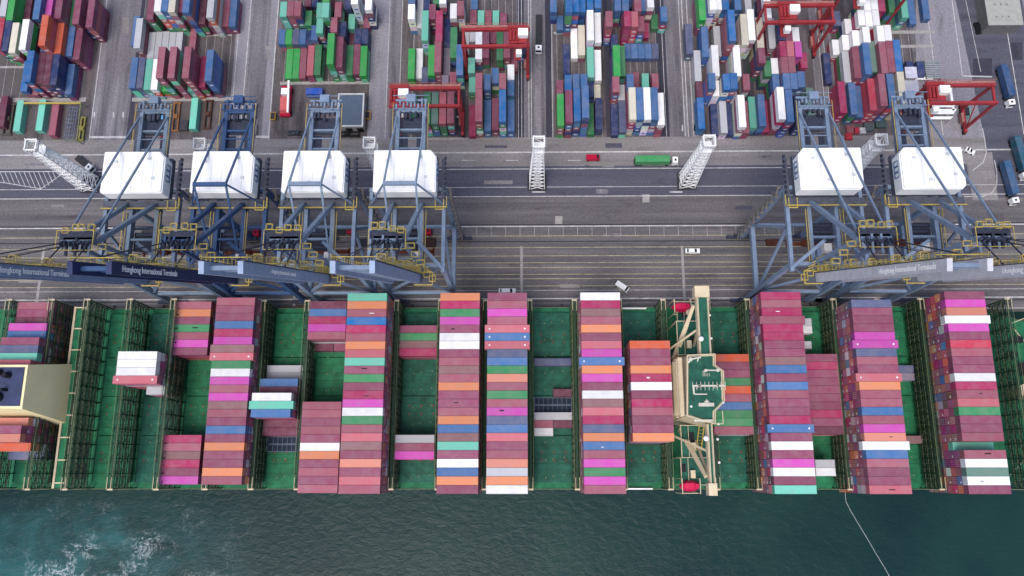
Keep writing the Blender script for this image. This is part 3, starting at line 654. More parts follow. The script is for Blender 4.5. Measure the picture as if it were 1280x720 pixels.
def hatch(x, kind):
    w_ = 12.5; c = MB(); gap = .25; edges = [SS + 2.0, SS + 17.0, SM, SN - 17.0, SN - 2.0]
    for a, b_ in zip(edges, edges[1:]):
        c.box(x - w_ / 2, x + w_ / 2, a + gap / 2, b_ - gap / 2, 4.95, ZD - .02)
    h = kid(c, "hatch_cover", M_DECK if kind == 1 else M_DECKT, ship)
    d = MB(); e = MB()
    for yy in (SS + 9, SS + 11.6, SS + 24, SS + 26.6, SN - 12, SN - 9.4):
        for xx in ((-3.6, .4, 4.2) if kind == 2 else (-3.8, .2)): d.tube((x + xx, yy, ZD - .02), (x + xx, yy, ZD + .05), .3, 8)
    f = MB()
    for a, b_ in zip(edges, edges[1:]):
        for j in range(1, 5): yy = a + (b_ - a) * j / 5; f.box(x - w_ / 2 + .3, x + w_ / 2 - .3, yy - .07, yy + .07, ZD - .02, ZD + .03)
        for xx in (-w_ / 2 + .25, w_ / 2 - .25): f.box(x + xx - .1, x + xx + .1, a + .3, b_ - .3, ZD - .02, ZD + .1)
    kid(f, "stiffener", M_HULL, h)
    for yy in [SS + 4 + 5.6 * i for i in range(10)]:
        for xx in (-3, 0, 3): e.cbox((x + xx + (.6 if xx else 0), yy + (xx * .13), ZD + .06), (.35, .35, .16))
    kid(d, "red_socket", M_REDDOT, h); kid(e, "deck_fitting", M_LASHL, h)
    for q in h.children: q.location = (0, 0, 0)
for x, kd in hatchX: hatch(x, kd)
def lashing(x, zt=None, w_=1.7, nm="lashing_bridge"):
    zt = zt or (20.0 if x < -100 else 17.0)
    a = MB(); b_ = MB(); r = MB(); y0, y1 = SS + .4, SN - .2; n = 13; lv = [4.9 + (zt - 4.9) * t for t in (.28, .52, .76, 1.0)]
    for s in (-1, 1):
        xx = x + s * w_ / 2
        for i in range(n + 1):
            y = y0 + (y1 - y0) * i / n; a.bar((xx, y, 4.9), (xx, y, zt), .3)
        for i in range(n):
            ya = y0 + (y1 - y0) * i / n; yb = y0 + (y1 - y0) * (i + 1) / n
            for j in range(3):
                if (i + j) % 2: a.bar((xx, ya, lv[j]), (xx, yb, lv[j + 1]), .13)
                else: a.bar((xx, yb, lv[j]), (xx, ya, lv[j + 1]), .13)
            for j in range(2):                                       # intermediate cell posts
                ym = ya + (yb - ya) * (j + 1) / 3; b_.bar((xx + s * .05, ym, lv[0]), (xx + s * .05, ym, lv[2]), .10)
    for z in lv:
        a.box(x - .42, x + .42, y0, y1, z - .06, z)
        for s in (-1, 1):
            xx = x + s * w_ / 2; a.bar((xx, y0, z), (xx, y1, z), .16, .24); r.bar((xx, y0, z + 1.05), (xx, y1, z + 1.05), .09)
    o = kid(a, nm, M_LASH, ship); q = kid(b_, "cell_post", M_LASHL, o); q.location = (0, 0, 0); q = kid(r, "railing", M_LASHL, o); q.location = (0, 0, 0)
    c = MB()
    for yy, s in ((y1, 1), (y0, -1)):
        c.box(x - .8, x + .8, *sorted((yy, yy + s * .5)), zt - .3, zt + .1)
        for k in (-1, 1): c.bar((x + k * .6, yy - s * 3.4, zt + 1.1), (x + k * .6, yy + s * .5, zt + 1.1), .12); c.bar((x + k * .6, yy + s * .4, zt), (x + k * .6, yy + s * .4, 5), .16)
    q = kid(c, "end_platform", M_CREAM, o); q.location = (0, 0, 0)
for x in BRX: lashing(x)
# cables and hoses lying at the quay-side end of open hatches
# long cream-edged side walkway by the funnel
cw = MB()
for x, z in ((-149.4, 12), (-145.6, 12)): cw.box(x - .35, x + .35, SS + .3, SN - .6, z - .4, z + .1)
for i in range(9): y = SS + 2 + i * 7.1; cw.bar((-149.4, y, 11.8), (-145.6, y, 11.8), .4)
kid(cw, "walkway_frame", M_CREAM, ship)
wf = MB().box(-148.9, -146.9, SS + .5, SN - .8, 11.6, 11.9)
kid(wf, "walkway", M_DECK, ship)
hp = MB()
for a, b_ in ((SS + 3, SS + 8), (SS + 10, SS + 15), (SN - 22, SN - 15), (SN - 13, SN - 6)): hp.box(-146.6, -143.4, a, b_, 4.95, 5.2)
kid(hp, "open_hatch", M_BLACK, ship)
# funnel casing
zt_ = 31.0; zb_ = 9.0
tNE, tSE = P(35, 456, zt_), P(27.5, 511, zt_); bNE, bSE = P(98, 455, zb_), P(90, 531, zb_)
xw = -172.0
fc = MB().hexa([(xw, bSE.y, zb_), (bSE.x, bSE.y, zb_), (bNE.x, bNE.y, zb_), (xw, bNE.y, zb_), (xw, tSE.y + .4, zt_), (tSE.x, tSE.y, zt_), (tNE.x, tNE.y, zt_), (xw, tNE.y, zt_)])
fun = kid(fc, "funnel", M_CREAML, ship)
ft = MB().box(xw + .5, tSE.x - .8, tSE.y + .8, tNE.y - .8, zt_ + .004, zt_ + .35)
q = kid(ft, "funnel_top", M_NAVYTOP, fun); q.location = (0, 0, 0)
cy = (tSE.y + tNE.y) / 2
for x, y, r_ in ((-164.5, cy - 3.6, 2.0), (-158, cy - 3.2, 1.5), (-162, cy + 3.6, 1.1), (-158.5, cy + 4.2, .9), (-155.8, cy + 3.4, .9), (-166, cy + 3.5, 1.1), (-156, cy - 1, .5)):
    q = kid(MB().tube((x, y, zt_ + .3), (x - .6, y, zt_ + 2.2), r_, 14), "exhaust_pipe", M_BLACK, fun); q.location = (0, 0, 0)
fp = MB().box(-176, -149, tSE.y - 1, tNE.y + 1, 4.95, zb_)
kid(fp, "engine_casing", M_CREAM, ship)

# accommodation block with its wide bridge wings
RZ = 38.0
roof = [(858.5, 520), (893, 530), (893, 514), (904.4, 502), (903.4, 464.6), (893, 457), (893, 443), (858.5, 444.5)]
rp = [P(x, y, RZ) for x, y in roof]
acc = kid(MB().prism([(p.x, p.y) for p in rp], 6.6, RZ - .3), "accommodation_block", M_CREAM, ship)
def sub(mb, name, m, par=None): o = kid(mb, name, m, par or acc); o.location = (0, 0, 0); return o
sub(MB().prism([(p.x + (.5 if i in (0, 7) else -.5 if 0 < i < 7 else 0), p.y + (.5 if i in (0, 1) else -.5 if i in (6, 7) else 0)) for i, p in enumerate(rp)], RZ - .3, RZ), "roof_deck", M_DECKT)
wn_ = [P(x, y, 36.5) for x, y in ((873.5, 371), (884, 371), (890.5, 443), (872, 443))]
ws_ = [P(x, y, 36.5) for x, y in ((882, 530), (891.5, 530), (895.5, 605), (885, 605))]
wing = MB(); wd = MB(); wc = MB(); wt = MB()
for q4 in (wn_, ws_):
    ys = [p.y for p in q4]; xs = [p.x for p in q4]; x0 = min(xs) + .6; x1 = max(xs) - .4; y0, y1 = min(ys), max(ys)
    sub(MB().box(x0, x1, y0, y1, 33.6, 36.3), "bridge_wing", M_CREAM); sub(MB().box(x0 + .4, x1 - .3, y0, y1, 36.303, 36.42), "wing_deck", M_DECKT)
    for x in (x0 + .2, x1 - .12): wc.bar((x, y0, 37.3), (x, y1, 37.3), .16); wc.bar((x, y0, 36.8), (x, y1, 36.8), .12)
    end = y1 if q4 is wn_ else y0; s = 1 if q4 is wn_ else -1
    wt.box(x0 - .6, x1 + .4, *sorted((end - s * .2, end + s * 3.2)), 33.4, 37.2)
    sub(wt, 'wing_cab', M_CREAM); wt = MB()
    # raking struts under the wing
    wb = end - s * 16
    for k in (0, 1): wc.bar((x0 - .4, end - s * 2.0, 33.4), (x0 - 4.5 + k, wb, 18), .9); wc.bar((x1 - 1, end - s * 2, 33.4), (x1 - 2, wb, 18), .7)
    wc.bar((x0 - 4.6, wb, 18), (x1, wb, 18), 1.4, 1.0); wc.bar((x0 - 7.5, wb + s * 1.5, 20), (x0 + 1, wb - s * 6 + s * 13, 33), .6); sub(wc, 'wing_strut', M_CREAM); wc = MB()

ld = MB(); lr = MB()
for q4, z in (([(845, 402), (873, 402), (873, 444), (845, 444)], 22), ([(850, 532), (884, 532), (884, 572), (850, 572)], 22), ([(845, 378), (872, 378), (872, 402), (845, 402)], 15), ([(850, 572), (884, 572), (884, 606), (850, 606)], 15)):
    p = [P(x, y, z) for x, y in q4]; x0, x1, y0, y1 = p[0].x, p[1].x, p[2].y, p[0].y
    sub(MB().box(x0, x1, y0, y1, z - .3, z), "side_deck", M_DECKT)
    for a, b_ in (((x0, y0), (x1, y0)), ((x0, y1), (x1, y1)), ((x0, y0), (x0, y1)), ((x1, y0), (x1, y1))):
        lr.bar((*a, z + 1.05), (*b_, z + 1.05), .16); lr.bar((*a, z + .4), (*b_, z + .4), .12)
    for xx in (x0, x1):
        for yy in (y0, y1): lr.bar((xx, yy, 5), (xx, yy, z + 1), .3)
    lr.bar((x0 + 2.2, y0, z + 1.05), (x0 + 2.2, y1, z + 1.05), .14); lr.box(x0 + 2.8, x0 + 4.2, y0 + 2, y0 + 4.4, z, z + 1.8)
sub(lr, "railing", M_CREAM)
sk = MB()
for q4, z in (((852, 385, 858, 396), 15), ((850, 580, 857, 590), 15), ((862, 420, 868, 430), 22), ((860, 540, 867, 558), 22)):
    a = P(q4[0], q4[3], z); b_ = P(q4[2], q4[1], z); sk.box(a.x, b_.x, a.y, b_.y, z + .01, z + .3)
sub(sk, "hatch_opening", M_BLACK)
# rails, masts and gear on the roof
rr = MB(); pr = [(p.x, p.y) for p in rp]
for (xa, ya), (xb, yb) in zip(pr, pr[1:] + pr[:1]):
    rr.bar((xa, ya, RZ + .95), (xb, yb, RZ + .95), .22); rr.bar((xa, ya, RZ + .4), (xb, yb, RZ + .4), .12)
a = P(893, 530, 33); b_ = P(902, 514, 33); rr.bar((a.x, a.y, 34), (b_.x, a.y, 34), .2); rr.bar((b_.x, a.y, 34), (b_.x, b_.y, 34), .2)
sub(rr, "roof_rail", M_CREAM)
ms = MB(); wx = rp[0].x
def rl3(px, py, z=RZ): p = P(px, py, z); return (p.x, p.y)
x, y = rl3(862, 484); x2, _ = rl3(902, 484)
ms.box(x, x2, y - .22, y + .22, RZ + 3.6, RZ + 4.0)                                            # yard of the radar mast
for i in range(9): xx = x + (x2 - x) * i / 8; ms.bar((xx, y - 1.3, RZ + 4.3), (xx, y + 1.1, RZ + 4.3), .12)
for xx in (x + 2, x2 - 2): ms.tube((xx, y, RZ), (xx, y, RZ + 4), .35)
ms.bar((x + .4, y - 2.4, RZ + 4), (x + 4, y - 2.4, RZ + 4), .3); ms.bar((x + .3, y, RZ + 4), (x + .3, y - 2.4, RZ + 4), .4)
x, y = rl3(862, 506); x2, _ = rl3(892, 506)
for i in range(8): xx = x + 2.5 + (x2 - x - 2.5) * i / 8; ms.box(xx, xx + .5, y - .5, y + .5, RZ, RZ + .9)
x, y = rl3(867, 526); x2, _ = rl3(890, 526); ms.box(x, x2, y - .3, y + .3, RZ + .5, RZ + 1.0); 
x, y = rl3(877, 464.5); x2, _ = rl3(894, 464.5); ms.bar((x, y, RZ + 3), (x2, y, RZ + 3), .32); ms.tube((x + .6, y, RZ), (x + .6, y, RZ + 3), .45); ms.tube((x2, y, RZ + 2.9), (x2, y, RZ + 3.4), .5)
for i in range(5): ms.bar((x + .3 + i * .45, y - 1.4, RZ + .3), (x + .3 + i * .45, y - .5, RZ + .3), .12)
x, y = rl3(883, 504); ms.tube((x, y, RZ), (x, y, RZ + .5), .8, 10); [ms.bar((x, y, RZ + .7), (x + 1.2 * math.cos(a), y + 1.2 * math.sin(a), RZ + .7), .14) for a in (0, 1.57, 3.14, 4.71)]
x, y = rl3(862, 450); ms.bar((x, y, RZ + 1.5), (x + 3, y + .6, RZ + 1.5), .4); ms.tube((x, y, RZ), (x, y, RZ + 1.5), .6); ms.bar((x + 2, y - .6, RZ + 1), (x + 2.6, y + 1, RZ + 1), .35)
sub(ms, "radar_mast", mat("mast_paint", base(220, 214, 200), .5, dirt=.2))
dm = MB()
for px, py, z in ((876.5, 423.5, 37.5), (882.5, 548, 37.5), (864, 508, RZ + 1), (904, 503, RZ + .5), (898, 530, 30), (887, 394, 36), (889, 423, 36), (897, 549, 36), (899, 578, 36), (861, 452, RZ)):
    p = P(px, py, z); r_ = .8 if z == 37.5 else .38
    for i in range(4):
        a0, a1 = math.pi / 2 * i / 4, math.pi / 2 * (i + 1) / 4; dm.tube((p.x, p.y, z + r_ * math.sin(a0)), (p.x, p.y, z + r_ * math.sin(a1)), r_ * math.cos(a0), 10, max(.02, r_ * math.cos(a1)))
    pass
sub(dm, "antenna_dome", M_WHITE)
wi = MB(); xw_ = rp[0].x - .03; ya, yb = rp[0].y + 1.5, rp[7].y - 1.5
for st in range(9):
    z = 9 + st * 3.1
    for j in range(8): yy = ya + (yb - ya) * (j + .25) / 8; wi.box(xw_ - .02, xw_ + .04, yy, yy + .9, z, z + 1.0)
wi.box(xw_ - .03, xw_ + .04, ya - 1, yb + 1, 35.2, 36.6)
sub(wi, "window", M_GLASS)
eg = MB()
for z in (14, 20, 26, 32, 35.0):
    for o_ in (1.3,): eg.box(xw_ - o_, xw_ - .05, ya - 1.3, yb + 1.3, z, z + .25)
    eg.bar((xw_ - 1.25, ya - 1.3, z + 1.1), (xw_ - 1.25, yb + 1.3, z + 1.1), .1)
for y in (ya - 1.2, yb + 1.2): eg.bar((xw_ - 1.25, y, 6.6), (xw_ - 1.25, y, 36), .25)
sub(eg, "side_gallery", M_CREAM)
ladd = MB(); p = P(869, 545, 22)
for s in (0, 1.5): ladd.bar((p.x + s, p.y - 4.5, 22.3), (p.x + s + .9, p.y + 3.5, 24.5), .25)
for i in range(8): ladd.bar((p.x + .1 * i, p.y - 4.3 + i, 22.4 + .27 * i), (p.x + 1.5 + .1 * i, p.y - 4.3 + i, 22.4 + .27 * i), .1)
sub(ladd, "yellow_stair", mat("yellow_paint", base(214, 178, 70), 0.55, dirt=.3))
def lifeboat(px0, px1, py, z, lab):
    a = P(px0, py, z); b_ = P(px1, py, z); L = (b_.x - a.x); cx = (a.x + b_.x) / 2; m = MB(); sec = []
    for i in range(9):
        t = -1 + 2 * i / 8; w_ = 1.55 * (1 - abs(t) ** 3.2) + .12; sec.append((cx + t * L / 2, w_, 1.6 * (1 - abs(t) ** 4) + .3))
    for (xa, wa, ha), (xb, wb_, hb) in zip(sec, sec[1:]):
        for prof in (0, 1):
            pa = [(xa, -wa, 0), (xa, -wa * .55, ha), (xa, wa * .55, ha), (xa, wa, 0), (xa, wa * .5, -1.1), (xa, -wa * .5, -1.1)]
            pb = [(xb, -wb_, 0), (xb, -wb_ * .55, hb), (xb, wb_ * .55, hb), (xb, wb_, 0), (xb, wb_ * .5, -1.1), (xb, -wb_ * .5, -1.1)]
        for k in range(6):
            k2 = (k + 1) % 6; f = lambda q: (q[0], q[1] + a.y, q[2] + z); m.poly([f(pa[k]), f(pa[k2]), f(pb[k2]), f(pb[k])])
    e = empty("lifeboat", (cx, a.y, z), lab, "lifeboat", "lifeboats of the ship")
    hl = kid(m, "boat_hull", M_CRIM, e)
    kid(MB().box(cx + L * .2, cx + L * .34, a.y - .7, a.y + .7, z + 1.6, z + 2.3), "wheelhouse", M_CRIM, e)
    c = MB()
    for t in (-.42, .42): c.bar((cx + t * L, a.y - 2.2, z + 2.3), (cx + t * L, a.y + 2.2, z + 2.3), .22); c.bar((cx + t * L, a.y + 2.2, z + 2.3), (cx + t * L, a.y + 2.2, z - 9), .25); c.bar((cx + t * L, a.y - 2.2, z + 2.3), (cx + t * L, a.y - 2.2, z - 9), .25)
    c.bar((cx - .42 * L, a.y + 2.2, z - 1.2), (cx + .42 * L, a.y + 2.2, z - 1.2), .2); c.bar((cx - .42 * L, a.y - 2.2, z - 1.2), (cx + .42 * L, a.y - 2.2, z - 1.2), .2)
    kid(c, "davit", M_CREAM, e)
lifeboat(839.5, 864, 384, 16, "crimson enclosed lifeboat on the quay side of the bridge tower")
lifeboat(849, 875.5, 607.5, 16, "crimson enclosed lifeboat on the sea side of the bridge tower")
# foredeck gear at the right edge
fg = MB(); p = P(1268, 490, 9); fg.box(p.x, p.x + 14, p.y - 2.2, p.y + 2.2, 4.95, 12); fg.tube((p.x + 5, p.y, 12), (p.x + 5, p.y, 30), .9, 10, .5)
kid(fg, "foremast", M_CREAM, ship)
fg = MB(); p = P(1270, 462, 6); fg.tube((p.x + 2, p.y - 2, 6.5), (p.x + 2, p.y + 2, 6.5), 1.6, 12); fg.tube((p.x + 3, p.y - 26, 6.5), (p.x + 3, p.y - 22, 6.5), 1.6, 12); fg.box(p.x, p.x + 3.5, p.y + 9, p.y + 11, 4.95, 6.5); fg.box(p.x - 2, p.x + 1, p.y + 4, p.y + 6, 4.95, 6.2)
kid(fg, "mooring_winch", M_BLACK, ship)
fg = MB()
for a, b_ in (((1262, 405), (1285, 432)), ((1262, 405), (1280, 398)), ((1282, 432), (1283, 540)), ((1258, 598), (1282, 574))):
    p = P(*a, 6); q = P(*b_, 6); fg.bar((p.x, p.y, 6), (q.x, q.y, 6), .22)
kid(fg, "breakwater", M_CREAM, ship)
tag(MB().box(P(776, 385, 6).x, P(808, 385, 6).x, P(776, 386.2, 6).y, P(776, 384.6, 6).y, 5, 6).build("gangway", M_WHITE), "white gangway lying on the quay-side deck edge", "gangway", "gangways of the ship")
tag(MB().box(P(784, 611, 6).x, P(816, 611, 6).x, P(776, 612.0, 6).y, P(776, 610.2, 6).y, 5, 6).build("gangway", M_WHITE), "white gangway lying on the sea-side deck edge", "gangway", "gangways of the ship")
hs = MB(); pts = [P(x, y, SEA + .1) for x, y in ((1058, 612), (1056.5, 618), (1057.5, 627), (1063, 638), (1073, 655), (1084, 673), (1095, 692), (1106, 710), (1116, 728), (1128, 752))]
for a, b_ in zip(pts, pts[1:]): hs.tube(a, b_, .11, 6)
tag(hs.build("floating_hose", mat("hose_grey", base(190, 200, 200, .6), .6)), "thin white line trailing on the water from the ship", "hose")

# ------------------------------------------------------------------ ship-to-shore cranes
def crane_mats(sfx, blue, boom):
    return dict(b=mat("crane_blue" + sfx, base(*blue), .45, dirt=.25, scale=.5), m=mat("crane_boom" + sfx, base(*boom), .45, dirt=.2, scale=.4))
M_YEL = mat("rail_yellow", base(206, 182, 96), .55, dirt=.35, scale=1)
M_MACH = mat("machinery_dark", base(62, 68, 88), .6, dirt=.5, scale=1.5)
M_SPR = mat("spreader_brown", base(120, 60, 40), .6, dirt=.5, scale=1)
M_STAIR = mat("stair_steel", base(120, 116, 112), .6, dirt=.4, scale=1)
M_DKWALK = mat("walkway_grey", base(92, 96, 110), .65, dirt=.35)
YL, YW = 80.2, 57.4                                          # land-side and water-side rails
TIPZ = 119.0; HZ = 49.5; HY = 53.6; LEANY = 14.4
def crane(x, look, cm, stays, label):
    """look: +1 when the side with stairs faces east (cranes on the left of the picture), -1 west"""
    B, M = cm['b'], cm['m']; s = look; hw = 10.6; gw = 3.9
    e = empty("quay_crane", (x, YW, 0), label, "crane", "ship-to-shore cranes on the quay")
    K_ = lambda mb, n, m, l=None: kid(mb, n, m, e, l)
    for sx in (-1, 1):
        for y in (YL, YW):
            l = MB().hexa([(x + sx * hw - .8, y - .8, 2.4), (x + sx * hw + .8, y - .8, 2.4), (x + sx * hw + .8, y + .8, 2.4), (x + sx * hw - .8, y + .8, 2.4),
                           (x + sx * hw - .6, y - .6, 49), (x + sx * hw + .6, y - .6, 49), (x + sx * hw + .6, y + .6, 49), (x + sx * hw - .6, y + .6, 49)])
            leg = K_(l, "leg", B)
            bg = MB()
            for k in range(-3, 4):
                if k: bg.tube((x + sx * hw + k * 1.35, y - .35, .45), (x + sx * hw + k * 1.35, y + .35, .45), .42, 10)
            bg.box(x + sx * hw - 5, x + sx * hw + 5, y - .5, y + .5, .7, 1.5); bg.box(x + sx * hw - 2.4, x + sx * hw + 2.4, y - .7, y + .7, 1.5, 2.4)
            q = kid(bg, "bogie", M_MACH, leg); q.location = (0, 0, 0)
    pb = MB()
    for sx in (-1, 1):
        pb.box(x + sx * hw - .65, x + sx * hw + .65, YW + .7, YL - .7, 14.0, 16.0)           # lower side beams
        pb.box(x + sx * hw - .5, x + sx * hw + .5, YW - 2, YL + .55, 49.0, 50.6)               # upper side beams
        pb.bar((x + sx * hw, YL - .4, 16), (x + sx * hw, (YL + YW) / 2, 48.8), .8); pb.bar((x + sx * hw, (YL + YW) / 2, 48.8), (x + sx * hw, YW + .4, 17), .8)
    for y in (YL, YW): pb.box(x - hw - .62, x + hw + .62, y - .5, y + .5, 49.1, 50.9); pb.box(x - hw + .7, x + hw - .7, y - .45, y + .45, 13.5, 15.2)
    pb.bar((x - hw, YW, 16), (x, YW, 34), .7); pb.bar((x + hw, YW, 16), (x, YW, 34), .7); pb.bar((x, YW, 34), (x - hw, YW, 49), .6); pb.bar((x, YW, 34), (x + hw, YW, 49), .6)
    K_(pb, "portal_frame", B)
    for sx in (-1, 1):
        K_(MB().box(x + sx * gw - .55, x + sx * gw + .55, HY + 1, 106, 46.6, 49.0), "main_girder", B)
    for y in (106, 100, 94, 66, 60, 54): K_(MB().box(x - gw + .56, x + gw - .56, y - .3, y + .3, 47.4, 48.6), "cross_tie", B)
    for y in (97, 91): K_(MB().bar((x - gw, y, 49.2), (x + gw, y, 49.2), .3), "cross_tie", B)
    # white machinery house
    hx = 8.9; y0, y1 = 77.0, 89.6; z0, z1 = 53.0, 58.0; ch = 1.5
    cx_ = 2.0; hp8 = [(-hx + (.5 if s > 0 else .2), y0), (hx - (.2 if s > 0 else 1.2), y0), (hx, y0 + (1.2 if s < 0 else .3)), (hx, y1 - (cx_ if s > 0 else .3)), (hx - (cx_ * .8 if s > 0 else .2), y1), (-hx + (cx_ * .8 if s < 0 else .2), y1), (-hx, y1 - (cx_ if s < 0 else .3)), (-hx, y0 + .4)]
    h = MB().prism([(x + a_, b_) for a_, b_ in hp8], z0, z1 - .5)
    i0 = len(h.v); cxm = x; cym = (y0 + y1) / 2
    h.prism([(cxm + a_ * .965, cym + (b_ - cym) * .965) for a_, b_ in hp8], z1 - .5 + .002, z1)
    hs_ = K_(h, "machinery_house", mat("house_paint", (.79, .79, .795), .5, dirt=.07, scale=.25))
    vv = MB(); fx = x + s * (hx + .2)
    for i in range(3):                                                                          # the operator's emblem: three linked loops
        yy = y0 + 5.0 + i * 1.7
        for dy, dz in ((-.7, 0), (.7, 0)): vv.bar((fx - s * .25, yy + dy, 56.4), (fx + s * .06, yy + dy, 54.4), .22)
        vv.bar((fx - s * .25, yy - .7, 56.4), (fx - s * .25, yy + .7, 56.4), .22); vv.bar((fx + s * .06, yy - .7, 54.4), (fx + s * .06, yy + .7, 54.4), .22)
    rv = MB()
    for dx_, dy_ in ((-5, 3), (4.5, 4), (-1, -3.5), (6, -2)): rv.box(x + dx_ - .45, x + dx_ + .45, cym + dy_ - .4, cym + dy_ + .4, z1, z1 + .3)
    for k_ in range(1, 6): rv.box(x - hx + k_ * 2.95 - .06, x - hx + k_ * 2.95 + .06, y0 + .8, y1 - .8, z1, z1 + .03)
    q = kid(rv, "roof_fitting", mat("house_trim", (.55, .57, .6), .6, dirt=.2), hs_); q.location = (0, 0, 0)
    q = kid(vv, "emblem", mat("emblem_blue", base(96, 120, 160), .5), hs_); q.location = (0, 0, 0)
    wk = MB(); wy = MB(); wr = MB()
    wk.box(x - hx - 2.2, x + hx + 2.6, y0 - 2.6, y0 - .05, 50.93, 51.15); wk.box(x + s * (hx + 1.0) - .1 * s, x + s * (hx + 1.0) + s * 1.2, y0, y1, 50.93, 51.1) if s > 0 else wk.box(x - hx - 2.3, x - hx - 1.0, y0, y1, 50.93, 51.1)
    wk.box(x - hx, x + hx, y0 + .3, y1 - .3, 50.95, 52.98); K_(wk, "walkway", M_DKWALK)
    xo = x + s * (hx + 2.25)
    for i in range(9): yy = y0 + (y1 - y0) * i / 8; wr.bar((xo, yy, 51.1), (xo, yy, 52.4), .14); wr.box(*sorted((xo - s * .55, xo + s * .1)), yy - .3, yy + .3, 51.1, 52.0)
    wr.bar((xo, y0, 52.3), (xo, y1, 52.3), .12); K_(wr, "guard_rail", M_MACH)
    for zz in (51.7, 52.3):
        wy.bar((x - hx - 2.2, y0 - 2.6, zz), (x + hx + 2.6, y0 - 2.6, zz), .16); wy.bar((x + s * (hx + 2.6), y0 - 2.6, zz), (x + s * (hx + 2.6), y0 + .5, zz), .16)
    for dx in (-2.4, 2.4): wy.bar((x + s * (hx + .6) + dx * .5, y0 - 3.4, 52.3), (x + s * (hx + .6) + dx * .5, y0 - .4, 52.3), .2)
    wy.bar((x + s * (hx + .6) - 1.2, y0 - 3.4, 52.3), (x + s * (hx + .6) + 1.2, y0 - 3.4, 52.3), .25)
    for sx in (-1, 1):                                                                          # rails along the girders
        for zz in (50.0,): wy.bar((x + sx * (gw + 1.5), HY + 4, zz), (x + sx * (gw + 1.5), y0 - 3, zz), .18); wy.bar((x + sx * (gw + .75), HY + 4, zz - .4), (x + sx * (gw + .75), y0 - 3, zz - .4), .12)
        wy.bar((x + sx * (gw + 1.4), y1 + 1, 50), (x + sx * (gw + 1.4), 108, 50), .14)
    K_(wy, "handrail", M_YEL)
    for sx in (-1, 1): K_(MB().box(*sorted((x + sx * (gw + .6), x + sx * (gw + 1.4))), HY + 4, y0 - 3, 48.9, 49.02), "girder_walkway", M_DKWALK); K_(MB().box(*sorted((x + sx * (gw + .6), x + sx * (gw + 1.3))), y1 + 1, 108, 48.9, 49.02), "girder_walkway", M_DKWALK)
    # sheave platform at the land end
    be = MB()
    be.box(x - 4.8, x + 4.8, 106.2, 107.0, 48.3, 48.8); be.box(x - 4.8, x + 4.8, 109.2, 109.8, 48.3, 48.8); rb = random.Random(int(x) + 5); be.box(x - 1.4, x + 1.4, 108.2, 110.6, 48.8, 50.6)
    for k in range(-4, 5): be.tube((x + k * 1.1, 106.8 + rb.random(), 49.6), (x + k * 1.1, 108.6 + rb.random(), 49.6), .3, 10) if k % 2 else be.box(x + k * 1.1 - .25, x + k * 1.1 + .25, 106.2 + rb.random(), 107.6 + rb.random(), 48.8, 50.0)
    for y in (106.0, 110.2): be.bar((x - 5.4, y, 50.4), (x + 5.4, y, 50.4), .16)
    K_(be, "sheave_platform", B); bd = MB()
    for k in range(5): bd.box(x - 3.4 + k * 1.5, x - 3.4 + k * 1.5 + .3 + rb.random() * .7, 102.8 + rb.random() * 2, 105.2 + rb.random() * .5, 48.2, 48.8 + rb.random())
    bd.box(x - gw + .7, x + gw - .7, 99.2, 104.5, 46.9, 47.2); bd.box(x - gw + .7, x - 1.0, 90.5, 98.8, 46.9, 47.3); bd.box(x + 1.6, x + gw - .7, 90.5, 98.8, 46.6, 46.9)
    K_(bd, "winch", M_MACH)
    # A-frame and its apex platform
    az, ay = 80.0, 56.3; af = MB(); xl = 3.9
    for sx in (-1, 1):
        af.bar((x + sx * 4.2, y0 - 1.2, 51), (x + sx * 3.4, ay, az - 1.5), 1.15, 1.15); af.bar((x + sx * hw * .42, YW, 51), (x + sx * 3.2, ay, az - 1), 1.0)
    af.bar((x - 3.6, ay, az), (x + 3.6, ay, az), 1.6, 1.2)
    K_(af, "apex_frame", B)
    ap = MB(); ap2 = MB()
    ap.box(x - 4.6, x + 4.6, ay + .2, ay + 2.2, az + .4, az + .6); ap.box(x - 1.5, x + 3, ay - 2.8, ay + .2, az - .3, az + .1)
    rg = random.Random(int(x)); bb = MB()
    for k in range(-3, 4):
        ap.tube((x + k * 1.15 - .15, ay - 1.6 + rg.random(), az + 1.5), (x + k * 1.15 + .15, ay - 1.2, az + 1.5), .65 + rg.random() * .35, 12)
        (bb if k % 2 else ap).box(x + k * 1.15 - .3, x + k * 1.15 + .25, ay - 4.4 + 2 * rg.random(), ay - 1 + 2 * rg.random(), az + .7, az + 1.2)
    K_(bb, 'sheave_bracket', B)
    K_(ap, "sheave_block", M_MACH)
    for xx in (x - 4.6, x + 4.6): ap2.bar((xx, ay - 2.9, az + 1.9), (xx, ay + 2.2, az + 1.9), .16)
    for yy in (ay - 2.9, ay + 2.2): ap2.bar((x - 4.6, yy, az + 1.9), (x + 4.6, yy, az + 1.9), .16)
    def cage(mb, cx, cy, cz, w_, d_, h_=1.1, t_=.13):
        c4 = [(cx - w_ / 2, cy - d_ / 2), (cx + w_ / 2, cy - d_ / 2), (cx + w_ / 2, cy + d_ / 2), (cx - w_ / 2, cy + d_ / 2)]
        for i_ in range(4):
            (xa, ya), (xb, yb) = c4[i_], c4[(i_ + 1) % 4]
            mb.bar((xa, ya, cz + h_), (xb, yb, cz + h_), t_); mb.bar((xa, ya, cz + h_ * .5), (xb, yb, cz + h_ * .5), t_ * .7); mb.bar((xa, ya, cz), (xa, ya, cz + h_), t_)
    for k in (-3.2, -1.2, 1.4, 3.4): cage(ap2, x + k + rg.uniform(-.3, .3), ay + 2.8 + rg.uniform(-.6, .8), az + rg.uniform(-.5, 1), 1.5, 1.4)
    for k in range(3): cage(ap2, x + s * (5.4 + k * .9), ay - 1.2 - k * 1.4, az - 2 - 3 * k, 2.0, 1.3)
